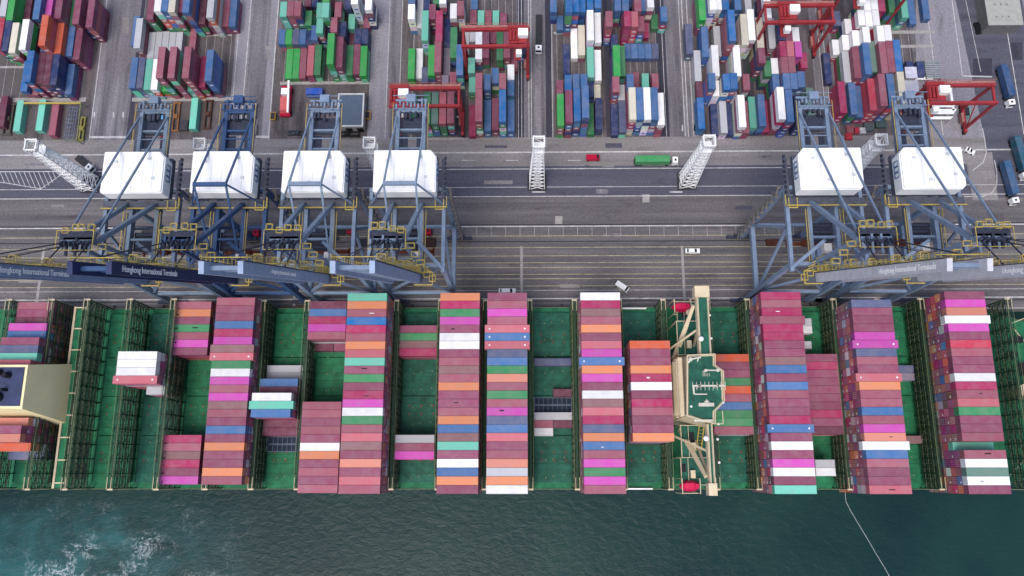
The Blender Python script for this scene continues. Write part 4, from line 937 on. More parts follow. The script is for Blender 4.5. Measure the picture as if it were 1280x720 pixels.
    K_(ap2, "apex_rail", M_YEL)
    st = MB()
    if stays == 'straight':
        for sx in (-1, 1): st.bar((x + sx * 3.6, ay, az), (x + sx * 4.3, 104, 49.6), .48)
    else:
        for sx in (-1, 1):
            st.bar((x + sx * 4.3, 103.5, 49.6), (x + sx * 4.4, 76.6, 65.5), .5); st.bar((x + sx * 4.4, 76.6, 65.5), (x + sx * 4.0, 61, 51), .5)
            st.bar((x + sx * 4.4, 76.6, 65.5), (x + sx * (hx + 1.5), 75.5, 51.5), .42)
        st.bar((x - 4.6, 76.6, 65.5), (x + 4.6, 76.6, 65.5), 1.1, .8)
    K_(st, "backstay", B)
    # raised boom
    d = Vector((0, -LEANY, TIPZ - HZ)).normalized(); n_ = Vector((0, d.z, -d.y))
    ctr = lambda t: Vector((x, HY, HZ)) + d * t
    Lb = (Vector((0, HY - LEANY, TIPZ)) - Vector((0, HY, HZ))).length
    for sx in (-1, 1):
        K_(MB().bar(ctr(0) + Vector((sx * gw, 0, 0)), ctr(Lb) + Vector((sx * gw, 0, 0)), 1.1, 2.5, up=(0, 1, 0)), "boom_girder", M)
    bt = MB(); k = 0
    while k * 7.5 <= Lb: bt.bar(ctr(k * 7.5 + .3) + Vector((-gw + .56, 0, 0)), ctr(k * 7.5 + .3) + Vector((gw - .56, 0, 0)), .7, .9, up=(0, 1, 0)); k += 1
    for k in range(8): t = 3 + k * 4.2; bt.bar(ctr(t) + Vector((-gw, 0, 0)) + n_ * .9, ctr(t + 4.2) + Vector((gw, 0, 0)) + n_ * .9, .28)
    K_(bt, "boom_tie", B)
    by = MB(); bwk = MB()
    for sx in (-1, 1):
        o = Vector((sx * (gw + .7), 0, 0)) + n_ * 1.55
        for q in (.0, .55): by.bar(ctr(3) + o + n_ * (q + .5), ctr(Lb - 1) + o + n_ * (q + .5), .12)
        for k in range(int(Lb / 2.4)): t = 2 + k * 2.4; by.bar(ctr(t) + o, ctr(t) + o + n_ * 1.2, .12)
        bwk.bar(ctr(1) + Vector((sx * (gw + .4), 0, 0)) + n_ * 1.4, ctr(Lb) + Vector((sx * (gw + .4), 0, 0)) + n_ * 1.4, .9, .12, up=(0, 1, 0))
    for t in (1.5, 17, 20, 42, 45, Lb - 3): by.bar(ctr(t) + Vector((-gw - 1, 0, 0)) + n_ * 2.2, ctr(t) + Vector((gw + 1, 0, 0)) + n_ * 2.2, .16)
    for t in (3, 6, 9, 22, 25, 36, 48, 60): cc_ = ctr(t) + Vector((s * (gw + .2), 0, 0)) + n_ * (2.2 + .5 * (t % 3)); cage(by, cc_.x, cc_.y, cc_.z, 1.6, 1.5, 1.6)
    K_(by, "boom_rail", M_YEL); K_(bwk, "boom_walkway", M_DKWALK)
    fs = MB()
    for sx in (-1, 1):
        fs.bar((x + sx * 3.3, ay - 1, az + 1), ctr(Lb * .56) + Vector((sx * 3.3, 0, 0)) + n_ * 1.6, .26); fs.bar((x + sx * 2.6, ay - 1, az + 2), ctr(Lb * .88) + Vector((sx * 3.3, 0, 0)) + n_ * 2.6, .18)
        fs.bar((x + sx * 2.0, ay - 1, az + 2), ctr(Lb * .95) + Vector((sx * 2.0, 0, 0)) + n_ * 1.8, .12)
    K_(fs, "forestay", M_MACH)
    # short hinge platforms at the foot of the boom
    hp_ = MB()
    hp_.box(x + s * gw - 1.5, x + s * gw + 4.0 * s + (1.5 if s < 0 else 0), HY - 2.2, HY + 1.4, 50.7, 50.9) if s > 0 else hp_.box(x - gw - 4.0, x - gw + 1.5, HY - 2.2, HY + 1.4, 50.7, 50.9)
    K_(hp_, "hinge_platform", M_DKWALK)
    hr = MB(); xa = x + s * (gw + 4.0)
    for zz in (51.4, 52.0):
        hr.bar((xa, HY - 2.2, zz), (xa, HY + 1.4, zz), .16); hr.bar((x + s * (gw - 1), HY - 2.2, zz), (xa, HY - 2.2, zz), .16); hr.bar((x + s * (gw - 1), HY + 1.4, zz), (xa, HY + 1.4, zz), .16)
    for k in range(5): cage(hr, xa - s * (k * 1.5), HY - .4 + k * 1.1, 50.9 + k * .5, 1.7, 1.6)
    for k in range(4): hr.bar((xa - s * k, HY + 1.4 + k, 52 + k * .6), (xa - s * (k + 2.2), HY + 2.4 + k, 52 + k * .6), .22)
    K_(hr, "hinge_rail", M_YEL)
    jb = MB(); jb.bar((x + s * hw, YW - 1, 50), (x + s * (gw + .6), HY + 8, 60), .9, 1.2); jb.bar((x - s * hw, YW - 1, 50), (x - s * (gw + .6), HY + 6, 58), .8); K_(jb, "boom_brace", B)
    # trolley, cab, spreader
    ty = 66.0 if s > 0 else 68.0; tr = MB(); tr.box(x - gw + .5, x + gw - .5, ty - 2.8, ty + 2.8, 45.2, 46.2)
    for yy in (ty - 2, ty, ty + 2): tr.tube((x - 2.4, yy, 46.6), (x + 2.4, yy, 46.6), .6, 10)
    K_(tr, "trolley", M_MACH)
    K_(MB().box(x + 1.0, x + 3.2, ty - 5.4, ty - 3.0, 42.6, 45.2), "operator_cab", M_WHITE)
    sp = MB(); zs = 34.0; sp.box(x - 6.0, x + 6.0, ty - .5, ty + .5, zs, zs + .5)
    for sx in (-1, 1): sp.box(x + sx * 6 - .3, x + sx * 6 + .3, ty - 1.2, ty + 1.2, zs - .2, zs + .5)
    sp.box(x - 1.8, x + 1.8, ty - 1.0, ty + 1.0, zs + .5, zs + 1.5); K_(sp, "spreader", M_SPR)
    rp_ = MB()
    for a in (-1.6, 1.6):
        for c in (-.9, .9): rp_.bar((x + a, ty + c, zs + 1.4), (x + a * 1.2, ty + c * 1.5, 45.3), .07)
    K_(rp_, "hoist_rope", M_MACH)
    # zigzag stair up the land-side leg
    sm = MB(); zz = 2.5; k = 0
    while zz < 47:
        a = .0 if k % 2 == 0 else 2.2; b2 = 2.2 - a
        sm.bar((x + s * (hw + 1.5), YL - 1.1 + a, zz), (x + s * (hw + 1.5), YL - 1.1 + b2, zz + 2.4), .5, .12); sm.bar((x + s * (hw + 1.9), YL - 1.1 + a, zz + 1.1), (x + s * (hw + 1.9), YL - 1.1 + b2, zz + 3.4), .09)
        sm.box(*sorted((x + s * (hw + .7), x + s * (hw + 1.9))), YL - 1.5 + b2, YL - .7 + b2, zz + 2.35, zz + 2.45); zz += 2.4; k += 1
    K_(sm, "stair", M_STAIR)
    return e
cmL = crane_mats("_light", (134, 152, 176), (156, 174, 204)); cm1 = crane_mats("_slate", (124, 140, 160), (128, 146, 178)); cmN = crane_mats("_navy", (66, 92, 134), (40, 54, 96)); cmR = crane_mats("_pale", (132, 150, 176), (212, 212, 220))
CR = [(-111.3, 1, cm1, 'straight', "slate blue quay crane, leftmost, its raised boom lettered in white", 1), (-85.7, 1, cmN, 'bent', "navy quay crane, second from the left, dark lettered boom raised", 1),
      (-59.6, 1, cmL, 'bent', "light blue quay crane, third from the left, boom raised", .8), (-33.6, 1, cmL, 'bent', "light blue quay crane nearest the open quay, rightmost of the left four", 0),
      (86.8, -1, cmR, 'straight', "pale-boomed quay crane, left one of the right pair", 1), (115.2, -1, cmR, 'straight', "pale-boomed quay crane, rightmost of all", 1)]
M_LET = mat("white_lettering", (0.8, 0.8, 0.8), 0.5, dirt=0.05)
dB = Vector((0, -LEANY, TIPZ - HZ)).normalized()
for x, s, cm, st_, lab, tx in CR:
    e = crane(x, s, cm, st_, lab)
    if tx:
        o = lettering("Hongkong International Terminals", 1.85 if tx == 1 else 1.35, M_LET, bold=.02)
        t = 54 if tx == 1 else 44
        c = Vector((x + s * (3.9 + .58), HY, HZ)) + dB * t
        rx = -dB if s > 0 else dB; up = Vector((0, dB.z, -dB.y)); nz = Vector((s, 0, 0))
        up = nz.cross(rx).normalized()
        M4 = Matrix((( rx.x, up.x, nz.x, c.x), (rx.y, up.y, nz.y, c.y), (rx.z, up.z, nz.z, c.z), (0, 0, 0, 1)))
        bg = [ch for ch in e.children if ch.name.startswith("boom_girder")][1 if s > 0 else 0]
        o.parent = bg; o.matrix_local = Matrix.Translation(-Vector((0, 0, 0))) @ M4
# ------------------------------------------------------------------ light masts
def light_mast(x, y, label, z=36.0):
    e = empty("light_mast", (x, y, 0), label, "light mast", "white lattice light masts"); m = MB(); b0, b1 = 2.7, 1.55; lv = [0, 3.2, 6.4, 9.6, 12.6, 15.6, 18.4, 21.2, 23.8, 26.4, 28.8, z - 5]
    hw = lambda zz: b0 + (b1 - b0) * zz / (z - 5)
    cr = [(-1, -1), (1, -1), (1, 1), (-1, 1)]
    for a, b_ in zip(lv, lv[1:]):
        for i in range(4):
            (xa, ya), (xb, yb) = cr[i], cr[(i + 1) % 4]; h0, h1 = hw(a), hw(b_)
            m.bar((x + xa * h0, y + ya * h0, a), (x + xa * h1, y + ya * h1, b_), .3)
            m.bar((x + xa * h0, y + ya * h0, a), (x + xb * h1, y + yb * h1, b_), .17); m.bar((x + xb * h0, y + yb * h0, a), (x + xa * h1, y + ya * h1, b_), .17)
            m.bar((x + xa * h1, y + ya * h1, b_), (x + xb * h1, y + yb * h1, b_), .2)
    kid(m, "lattice_tower", M_WHITE, e)
    ld_ = MB()
    for s in (-.3, .3): ld_.bar((x + s, y - .6, 0), (x + s, y - .6, z - 5), .1)
    for k in range(int((z - 5) / .8)): ld_.bar((x - .3, y - .6, k * .8), (x + .3, y - .6, k * .8), .07)
    kid(ld_, "ladder", M_WHITE, e)
    h = MB(); hh = 1.75
    for zz in (z - 5, z - 1.2, z):
        for i in range(4):
            (xa, ya), (xb, yb) = cr[i], cr[(i + 1) % 4]; h.bar((x + xa * hh, y + ya * hh, zz), (x + xb * hh, y + yb * hh, zz), .32)
    for i in range(4): xa, ya = cr[i]; h.bar((x + xa * hh, y + ya * hh, z - 5), (x + xa * hh, y + ya * hh, z + .6), .28)
    h.box(x - hh + .2, x + hh - .2, y - hh + .2, y + hh - .2, z - 5.1, z - 5)
    for i in range(4):
        (xa, ya), (xb, yb) = cr[i], cr[(i + 1) % 4]; h.bar((x + xa * hh, y + ya * hh, z - 5), (x + xb * hh, y + yb * hh, z - 1.2), .16)
    kid(h, "head_frame", M_WHITE, e)
    fl = MB()
    for k in range(4):
        for s in (-1, 1): fl.cbox((x - 1.35 + k * .9, y + s * (hh + .35), z - .5), (.6, .35, .6)); fl.cbox((x + s * (hh + .35), y - 1.35 + k * .9, z - .5), (.35, .6, .6))
    kid(fl, "floodlight", mat("lamp_housing", base(190, 190, 196), .4), e)
    kid(MB().box(x - 3.4, x + 3.4, y - 3.2, y + 3.2, 0, .35), "footing", mat("footing", base(62, 60, 66), .8, dirt=.4), e)
for x, lab in ((-156.5, "white lattice light mast left of the leftmost crane house"), (-102.6, "white lattice light mast behind the second crane house"), (-48.6, "white lattice light mast behind the fourth crane house"),
               (5.0, "white lattice light mast standing alone on the open quay"), (58.6, "white lattice light mast beside the green lorry"), (112.3, "white lattice light mast behind the right pair of cranes")):
    light_mast(x, 101.3, lab)

# ------------------------------------------------------------------ rubber-tyred yard gantries
M_RED = mat("gantry_red", base(164, 56, 62), .45, dirt=.25, scale=.5); M_REDL = mat("gantry_walkway", base(178, 120, 110), .6, dirt=.35, scale=.8); M_TYRE = mat("tyre_rubber", (0.015, 0.015, 0.016), .85)
def rtg(px0, px1, py0, py1, tx, label, z=21.6):
    a, b_ = P(px0, py1, z), P(px1, py1, z); yn = P(px0, py0, z).y; ys = a.y; x0, x1 = a.x, b_.x; ym = (ys + yn) / 2
    e = empty("yard_gantry_crane", ((x0 + x1) / 2, ym, 0), label, "gantry crane", "red yard gantry cranes")
    for y in (ys, yn): kid(MB().box(x0 - .6, x1 + .6, y - .45, y + .45, z - 1.4, z), "girder", M_RED, e)
    for x in (x0, x1):
        for y, yy in ((ys, ys - .6), (yn, yn + .6)):
            kid(MB().bar((x, y, z - 1.2), (x, yy, 2.2), .75, .9), "leg", M_RED, e)
        sb = MB().box(x - .5, x + .5, ys - 2.2, yn + 2.2, 1.3, 2.3); sb.box(x - .35, x + .35, ys + .5, yn - .5, z - 1.4, z - .7)
        sb.bar((x, ys - .3, 3), (x, yn, z * .55), .3)
        sill = kid(sb, "sill_beam", M_RED, e)
        for y in (ys - 1.8, ys + .2, yn - .2, yn + 1.8):
            q = kid(MB().tube((x - .35, y, .75), (x + .35, y, .75), .75, 14), "wheel", M_TYRE, sill); q.location = (0, 0, 0)
        q = kid(MB().box(x - 1.4, x - .55, ym - 1.8, ym + 1.8, 1.3, 3.2), "power_box", M_REDL, sill); q.location = (0, 0, 0)
    wk = MB()
    wk.box(x0 - .6, x1 + .6, yn + .6, yn + 1.4, z - .12, z - .02); wk.bar((x0 - .6, yn + 1.35, z + 1), (x1 + .6, yn + 1.35, z + 1), .1)
    for k in range(12): xx = x0 + (x1 - x0) * k / 11; wk.bar((xx, yn + 1.35, z), (xx, yn + 1.35, z + 1), .08)
    kid(wk, "walkway", M_REDL, e)
    t = P(tx, py1, z).x; tr = MB(); tr.box(t - 3.2, t + 3.2, ys - 1, ys + .2, z + .05, z + .5); tr.box(t - 3.2, t + 3.2, yn - .2, yn + 1, z + .05, z + .5); tr.box(t - 3.0, t + 3.0, ys + .6, yn - .6, z + .1, z + .5)
    for k in range(3): tr.tube((t - 2.4 + k * 1.2, ys + 1.2, z + 1.1), (t - 2.4 + k * 1.2, yn - 1.2, z + 1.1), .45, 10)
    for y in (ys - 1, yn + 1): tr.bar((t - 3.2, y, z + 1.5), (t + 3.2, y, z + 1.5), .12)
    for x in (t - 3.2, t + 3.2): tr.bar((x, ys - 1, z + 1.5), (x, yn + 1, z + 1.5), .12)
    kid(tr, "trolley", M_RED, e)
    kid(MB().box(t + .2, t + 3.6, ym - 1.0, ym + 1.7, z + .6, z + 2.7), "winch_house", M_WHITE, e)
    cb = MB().box(t - .6, t + 1.4, ys - 2.6, ys - .7, z - 3.6, z - 1.4); kid(cb, "operator_cab", M_WHITE, e)
    sp = MB().box(t - 1.1, t + 1.1, ym - 6, ym + 6, z - 5.5, z - 5.1); kid(sp, "spreader", M_RED, e)
    rp = MB()
    for a1 in (-.9, .9):
        for c in (-1.8, 1.8): rp.bar((t + a1, ym + c, z - 5.1), (t + a1, ym + c, z), .07)
    kid(rp, "hoist_rope", M_MACH, e)
rtg(578.5, 660, 36, 57, 647, "red yard gantry over the middle block near the top, white winch house at its right")
rtg(491, 573, 110, 132, 498, "red yard gantry left of the middle block, partly behind the fourth crane")
rtg(959, 1043, 6, 27, 985, "red yard gantry upper right, standing over the mixed white and magenta stacks")
rtg(1053, 1137, -30, -8, 1078, "red yard gantry cut off by the top edge, over the white cluster")
rtg(1163, 1246, 106, 128, 1171, "red yard gantry at far right with nothing but sheds beneath")

# ------------------------------------------------------------------ vehicles
M_CARW = mat("car_white", (.75, .75, .75), .3, dirt=.05); M_CARR = mat("car_red", base(186, 20, 60), .3, dirt=.1); M_CARK = mat("car_black", (.012, .012, .014), .3, dirt=.1)
M_BLUEP = mat("trailer_blue", base(34, 74, 122), .5, dirt=.2); M_GREENP = mat("trailer_green", base(52, 142, 84), .5, dirt=.15); M_CHAS = mat("chassis", (.03, .03, .035), .6, dirt=.3)
def loc_(mb, name, m, parent): return mb.build(name, m, parent)
def wheels(parent, spots, r=.5, w_=.3):
    for x, y in spots: MB().tube((x, y - w_ / 2, r), (x, y + w_ / 2, r), r, 12).build("wheel", M_TYRE, parent)
def car(px, py, ang, m, label, L=4.6, van=False, name="parked_car", cat="car"):
    p = P(px, py, .8); e = empty(name, (p.x, p.y, 0), label, cat, None, R(ang)); w_ = .92 if not van else 1.0; h = .95 if not van else 1.9
    b = MB().hexa([(-L / 2, -w_, .3), (L / 2, -w_, .3), (L / 2, w_, .3), (-L / 2, w_, .3), (-L / 2 + .1, -w_ + .08, h), (L / 2 - .15, -w_ + .08, h - .12), (L / 2 - .15, w_ - .08, h - .12), (-L / 2 + .1, w_ - .08, h)])
    if not van: b.hexa([(-L / 2 + .55, -w_ + .14, h), (L / 2 - 1.2, -w_ + .14, h - .06), (L / 2 - 1.2, w_ - .14, h - .06), (-L / 2 + .55, w_ - .14, h), (-L / 2 + 1.1, -w_ + .26, h + .5), (L / 2 - 2.1, -w_ + .26, h + .5), (L / 2 - 2.1, w_ - .26, h + .5), (-L / 2 + 1.1, w_ - .26, h + .5)])
    b.build("body", m, e)
    if not van:
        MB().poly([(L / 2 - 1.25, -w_ + .2, h), (L / 2 - 1.25, w_ - .2, h), (L / 2 - 2.05, w_ - .3, h + .47), (L / 2 - 2.05, -w_ + .3, h + .47)]).build("windscreen", M_GLASS, e).location = (.03, 0, .02)
        MB().poly([(-L / 2 + .6, w_ - .2, h), (-L / 2 + .6, -w_ + .2, h), (-L / 2 + 1.05, -w_ + .3, h + .47), (-L / 2 + 1.05, w_ - .3, h + .47)]).build("rear_window", M_GLASS, e).location = (-.03, 0, .02)
    else:
        MB().poly([(L / 2 - .14, -w_ + .2, 1.1), (L / 2 - .14, w_ - .2, 1.1), (L / 2 - .16, w_ - .2, 1.7), (L / 2 - .16, -w_ + .2, 1.7)]).build("windscreen", M_GLASS, e).location = (.06, 0, 0)
        MB().box(L / 2 - 1.1, L / 2 - .4, -w_ + .16, w_ - .16, 1.72, 1.95).build("cab_roof", M_GLASS, e)
    wheels(e, [(-L / 2 + .8, -w_ + .05), (-L / 2 + .8, w_ - .05), (L / 2 - .85, -w_ + .05), (L / 2 - .85, w_ - .05)], .34, .22)
    return e
def lorry(px, py, ang, label, load=None, cab=M_WHITE, L=12.6, name="lorry", loadlab=""):
    """(px, py): middle of the trailer; ang: heading"""
    p = P(px, py, 2.5); e = empty(name, (p.x, p.y, 0), label, "lorry", "lorries on the terminal", R(ang))
    c = MB().hexa([(L / 2 + .9, -1.2, .6), (L / 2 + 3.2, -1.2, .6), (L / 2 + 3.2, 1.2, .6), (L / 2 + .9, 1.2, .6), (L / 2 + 1.0, -1.15, 3.1), (L / 2 + 2.9, -1.1, 3.1), (L / 2 + 2.9, 1.1, 3.1), (L / 2 + 1.0, 1.15, 3.1)])
    cb = c.build("cab", cab, e)
    MB().box(L / 2 + 3.0, L / 2 + 3.22, -1.0, 1.0, 1.7, 2.6).build("windscreen", M_GLASS, cb); MB().box(L / 2 + 1.6, L / 2 + 2.3, -.4, .4, 3.1, 3.16).build("roof_hatch", M_GLASS, cb)
    MB().box(-L / 2, L / 2 + 3.0, -.5, .5, .75, 1.15).box(-L / 2, L / 2, -1.18, 1.18, 1.15, 1.35).build("chassis", M_CHAS, e)
    wheels(e, [(x, y) for x in (-L / 2 + 1, -L / 2 + 2.3, L / 2 - .8, L / 2 + 2.4) for y in (-1.0, 1.0)], .5, .4)
    if load:
        ar = R(ang); o = container(p.x, p.y, 1.36, load[0], load[1], loadlab, name="truck_container", cat="container", rz=ar, hh=2.9)
        o.color = (*base(*load[2]), 1)
    return e
lorry(815, 200.5, 0, "lorry carrying the green container on the service road", (40, 'g', (56, 150, 88)), name="container_lorry", loadlab="green container on a lorry beside the leaning light mast")
lorry(1257, 102, -84, "lorry on the right carriageway carrying the upper blue container", (40, 'b', (32, 76, 122)), name="container_lorry", loadlab="dark blue container on the upper lorry of the right carriageway")
lorry(1261, 223, -83, "lorry at right carrying the blue container beside the apron", (40, 'b', (54, 98, 140)), name="container_lorry", loadlab="dusty blue container on the lorry beside the pale apron")
lorry(1274, 192, -83, "lorry at the very right edge of the carriageway", (40, 'b', (36, 92, 116)), name="container_lorry", loadlab="teal blue container on the lorry at the right edge")
lorry(673.5, 35, -91, "white lorry with an empty dark trailer waiting between the blocks", None, name="lorry")
lorry(1108, 284, 2, "lorry with a long blue container under the right pair of cranes", (40, 'b', (44, 84, 150)), name="container_lorry", loadlab="long blue container on the lorry under the right cranes")
lorry(100, 200, -38, "small white lorry partly behind the leftmost light mast", None, L=5.5)
lorry(205, 148, -92, "lorry carrying a short sky-blue container behind the first crane", (20, 'B', (88, 168, 220)), L=6.6, cab=M_CARR, name="container_lorry", loadlab="short sky-blue container on a lorry behind the first crane")
for px, py, lab in ((188, 289, "empty terminal tractor with red cab under the first crane"), (300, 291, "empty terminal tractor with red cab under the second crane"), (417, 288, "empty terminal tractor with red cab under the third crane"), (515, 289, "empty terminal tractor with red cab under the fourth crane"), (1120, 297, "empty terminal tractor with red cab below the long blue container")):
    lorry(px, py, 0, lab, None, cab=M_CARR, L=7.5, name="terminal_tractor")
car(741, 197.5, 0, M_CARR, "small red van on the service road right of the lone light mast", 4.9, True, "van", "van")
car(866, 313.5, 0, M_CARW, "white car with dark windows on the open striped quay", 5.2)
car(777.5, 358.5, -35, M_CARW, "white van parked askew near the ship's edge", 5.0, True, "van", "van")
car(634, 363.5, 0, M_CARW, "white pickup just above the second full bay, half hidden by containers", 6.0)
car(1222.5, 35, -82, M_CARK, "black car with pale roof edge on the upper right road", 4.8)
car(1213, 188.5, -30, M_CARW, "small white car on the apron behind the rightmost crane", 3.6)

# ------------------------------------------------------------------ buildings and yard clutter
def G(px, py, z=0): return P(px, py, z)
bx0, bx1 = G(421, 158, 5).x, G(453.5, 158, 5).x; by0, by1 = G(437, 158, 5).y, G(437, 117, 5).y
bo = empty("workshop_building", ((bx0 + bx1) / 2, (by0 + by1) / 2, 0), "flat grey-roofed building with pale parapet between third and fourth cranes", "building")
kid(MB().box(bx0, bx1, by0, by1, 0, 4.6), "wall", M_CONC, bo)
pp = MB(); t = .45
pp.box(bx0 - .1, bx1 + .1, by0 - .1, by0 + t, 4.6, 5.1).box(bx0 - .1, bx1 + .1, by1 - t, by1 + .1, 4.6, 5.1).box(bx0 - .1, bx0 + t, by0 + t, by1 - t, 4.6, 5.1).box(bx1 - t, bx1 + .1, by0 + t, by1 - t, 4.6, 5.1)
kid(pp, "parapet", mat("parapet_white", base(206, 206, 206), .6), bo)
kid(MB().box(bx0 + t, bx1 - t, by0 + t, by1 - t, 4.6, 4.75), "roof", mat("roof_slate_grey", base(88, 102, 122), .75, dirt=.15), bo)
dd = MB()
for k in (0.42, 0.85): xx = bx0 + (bx1 - bx0) * k; dd.box(xx - 1.2, xx + 1.2, by0 - .06, by0 - .001, 0, 3.4)
kid(dd, "doorway", M_BLACK, bo)
b2 = empty("gatehouse_building", (G(1252, 16, 6).x, G(1252, 16, 6).y, 0), "long pale-roofed building at the upper right", "building")
a = G(1236, 31, 6); b_ = G(1268, -30, 6)
kid(MB().box(a.x, b_.x, a.y, b_.y, 0, 6), "wall", mat("shed_wall", base(120, 118, 116), .7), b2)
kid(MB().box(a.x - .3, b_.x + .3, a.y - .3, b_.y, 6, 6.3), "roof", mat("shed_roof", base(172, 172, 166), .7, dirt=.2), b2)
ac = MB()
for i in range(4):
    for j in range(3): ac.cbox((a.x + 3 + j * 2.2, a.y + 3 + i * 5, 6.5), (.5, .5, .5))
kid(ac, "roof_vent", M_CONC, b2)
def simple(name, label, cat, parts, group=None):
    xs = parts[0][0]; e = empty(name, ((xs[0] + xs[1]) / 2, (xs[2] + xs[3]) / 2, 0), label, cat, group)
    for q, pn, m in parts: kid(MB().box(*q), pn, m, e)
    return e
def rect(px0, py0, px1, py1, z): a = G(px0, py1, z); b_ = G(px1, py0, z); return (a.x, b_.x, a.y, b_.y)
M_PALE = mat("pale_sheet", base(196, 198, 214), .5, dirt=.2)
simple("site_hut", "white-roofed hut right of the blue and white stacks", "hut", [((*rect(1133, 84, 1145, 97, 3), 0, 2.8), "wall", M_CONC), ((*rect(1132.5, 83.5, 1145.5, 97.5, 3), 2.8, 3.0), "roof", mat("hut_roof", base(214, 214, 232), .5))])
simple("covered_stand", "pale open slab under the left end of the far right gantry", "stand", [((*rect(1131, 97, 1147, 120, 1), 0, .9), "deck", M_PALE), ((*rect(1131, 96, 1166, 99.5, 1.4), .9, 1.4), "kerb", M_WHITE)])
for px0, px1, lab in ((1133, 1144, "left of two navy blue containers beside the slatted platform"), (1146, 1157, "right of two navy blue containers beside the slatted platform")):
    q = rect(px0, 76, px1, 95, 3); container((q[0] + q[1]) / 2, (q[2] + q[3]) / 2, 0, 20, 'N', lab, along='y', hh=2.68, name="yard_container", group="containers in the yard blocks")
e = empty("slatted_platform", (*[(lambda q: ((q[0] + q[1]) / 2))(rect(1158, 75, 1174, 98, 2))], rect(1158, 75, 1174, 98, 2)[2] + 3, 0), "grey slatted platform at the right end of the white cluster block", "platform")
q = rect(1158, 75, 1174, 98, 2); m = MB()
for k in range(10): y = q[2] + (q[3] - q[2]) * (k + .5) / 10; m.box(q[0], q[1], y - .28, y + .16, 1.9, 2.05)
kid(m, "slat_deck", mat("slats", base(160, 166, 170), .6), e); m = MB()
for xx in (q[0] + .2, q[1] - .2):
    m.bar((xx, q[2], 1.75), (xx, q[3], 1.75), .25)
    for yy in (q[2] + .2, q[3] - .2): m.bar((xx, yy, 0), (xx, yy, 1.7), .25)
kid(m, "frame", M_CHAS, e)
# sheds with slanted white canopies under the far right gantry
sh = empty("canopy_shed", (G(1175, 148).x, G(1175, 148).y, 0), "shed with slanted white canopies under the far right gantry", "shed")
for (x0, y0, x1, y1, z) in ((1152, 136, 1192, 142.5, 4), (1147, 145.5, 1188, 149, 3.6), (1155, 131.5, 1191, 134, 4.4)):
    a = G(x0, y1, z); b_ = G(x1, y1, z); c = G(x1 + 4, y0, z); d = G(x0 + 8, y0, z)
    m = MB().hexa([(a.x, a.y, z - .15), (b_.x, b_.y, z - .15), (c.x, c.y, z - .15), (d.x, d.y, z - .15), (a.x, a.y, z), (b_.x, b_.y, z), (c.x, c.y, z), (d.x, d.y, z)])
    kid(m, "canopy", M_WHITE, sh)
    lg = MB()
    for p in (a, b_, c, d): lg.tube((p.x, p.y, 0), (p.x, p.y, z - .15), .12)
    kid(lg, "post", M_CONC, sh)
kid(MB().box(*rect(1156, 126, 1192, 131, 3.4), 0, 3.4), "wall", mat("shed_dark", base(70, 78, 96), .6), sh)
kid(MB().box(G(1188, 120, 4).x, G(1191, 120, 4).x, G(1188, 138, 4).y, G(1188, 109, 4).y, 0, 4), "white_panel", M_WHITE, sh)
kid(MB().box(*rect(1182, 106, 1192, 109, 4), 0, 4), "white_panel", M_WHITE, sh)
simple("skip", "pale green skip beside the right legs of the far right gantry", "skip", [((*rect(1205, 133, 1212, 146, 1.5), .1, 1.6), "bin", mat("skip_green", base(120, 176, 166), .6, dirt=.3)), ((*rect(1206, 134, 1211, 145, 1.5), 1.6, 1.605), "load", M_CHAS)])
# frame yard at the left
yg = empty("rack_enclosure", (G(64, 150).x, G(64, 150).y, 0), "steel rack enclosure with a yellow top beam at the left", "rack")
m = MB(); a = G(30, 129, 4); b_ = G(101, 129, 4); m.bar((a.x, a.y, 4), (b_.x, b_.y, 4), .5); kid(m, "top_beam", M_YEL, yg)
m = MB(); c = G(96, 175, 4)
m.bar((b_.x, b_.y, 4), (c.x, c.y, 4), .3); m.bar((c.x, c.y, 4), (G(66, 175, 4).x, c.y, 4), .2)
for p in (a, b_, c): m.bar((p.x, p.y, 0), (p.x, p.y, 4), .3)
kid(m, "frame", M_LASHL, yg)
m = MB(); q = rect(80, 134, 97, 174, 2)
for k in range(5): xx = q[0] + (q[1] - q[0]) * k / 4; m.bar((xx, q[2], 2), (xx, q[3], 2), .16)
for k in range(9): yy = q[2] + (q[3] - q[2]) * k / 8; m.bar((q[0], yy, 2), (q[1], yy, 2), .14)
for xx in (q[0], q[1]):
    for yy in (q[2], (q[2] + q[3]) / 2, q[3]): m.bar((xx, yy, 0), (xx, yy, 2), .16)
kid(m, "storage_rack", M_RACK, yg)
for px, pyS, ch, lab, L, n in ((20, 164, 't', "aqua container left of the ribbed aqua one, beside the yellow beam", 40, 1), (48, 163, 't', "aqua container behind the leftmost light mast's head", 40, 1), (64.5, 169, 'r', "maroon container right of two aqua ones in rack enclosure", 40, 1), (240, 161, 't', "pale aqua container between the first two crane backreaches", 40, 1),
                           (0, 158, 'd', "dark maroon container cut by the left edge under the racks", 40, 1)):
    p = P(px, pyS, 2.9); container(p.x, p.y + 6.1, 0, L, ch, lab, along='y', hh=2.88, name="yard_container", group="containers beside the quay road", door='d')
p = P(392.5, 118, 2.6); container(p.x, p.y + 1.2, 0, 20, 'B', "royal blue container lying crosswise behind the third crane", name="yard_container", group="containers beside the quay road").color = (*base(30, 88, 190), 1)
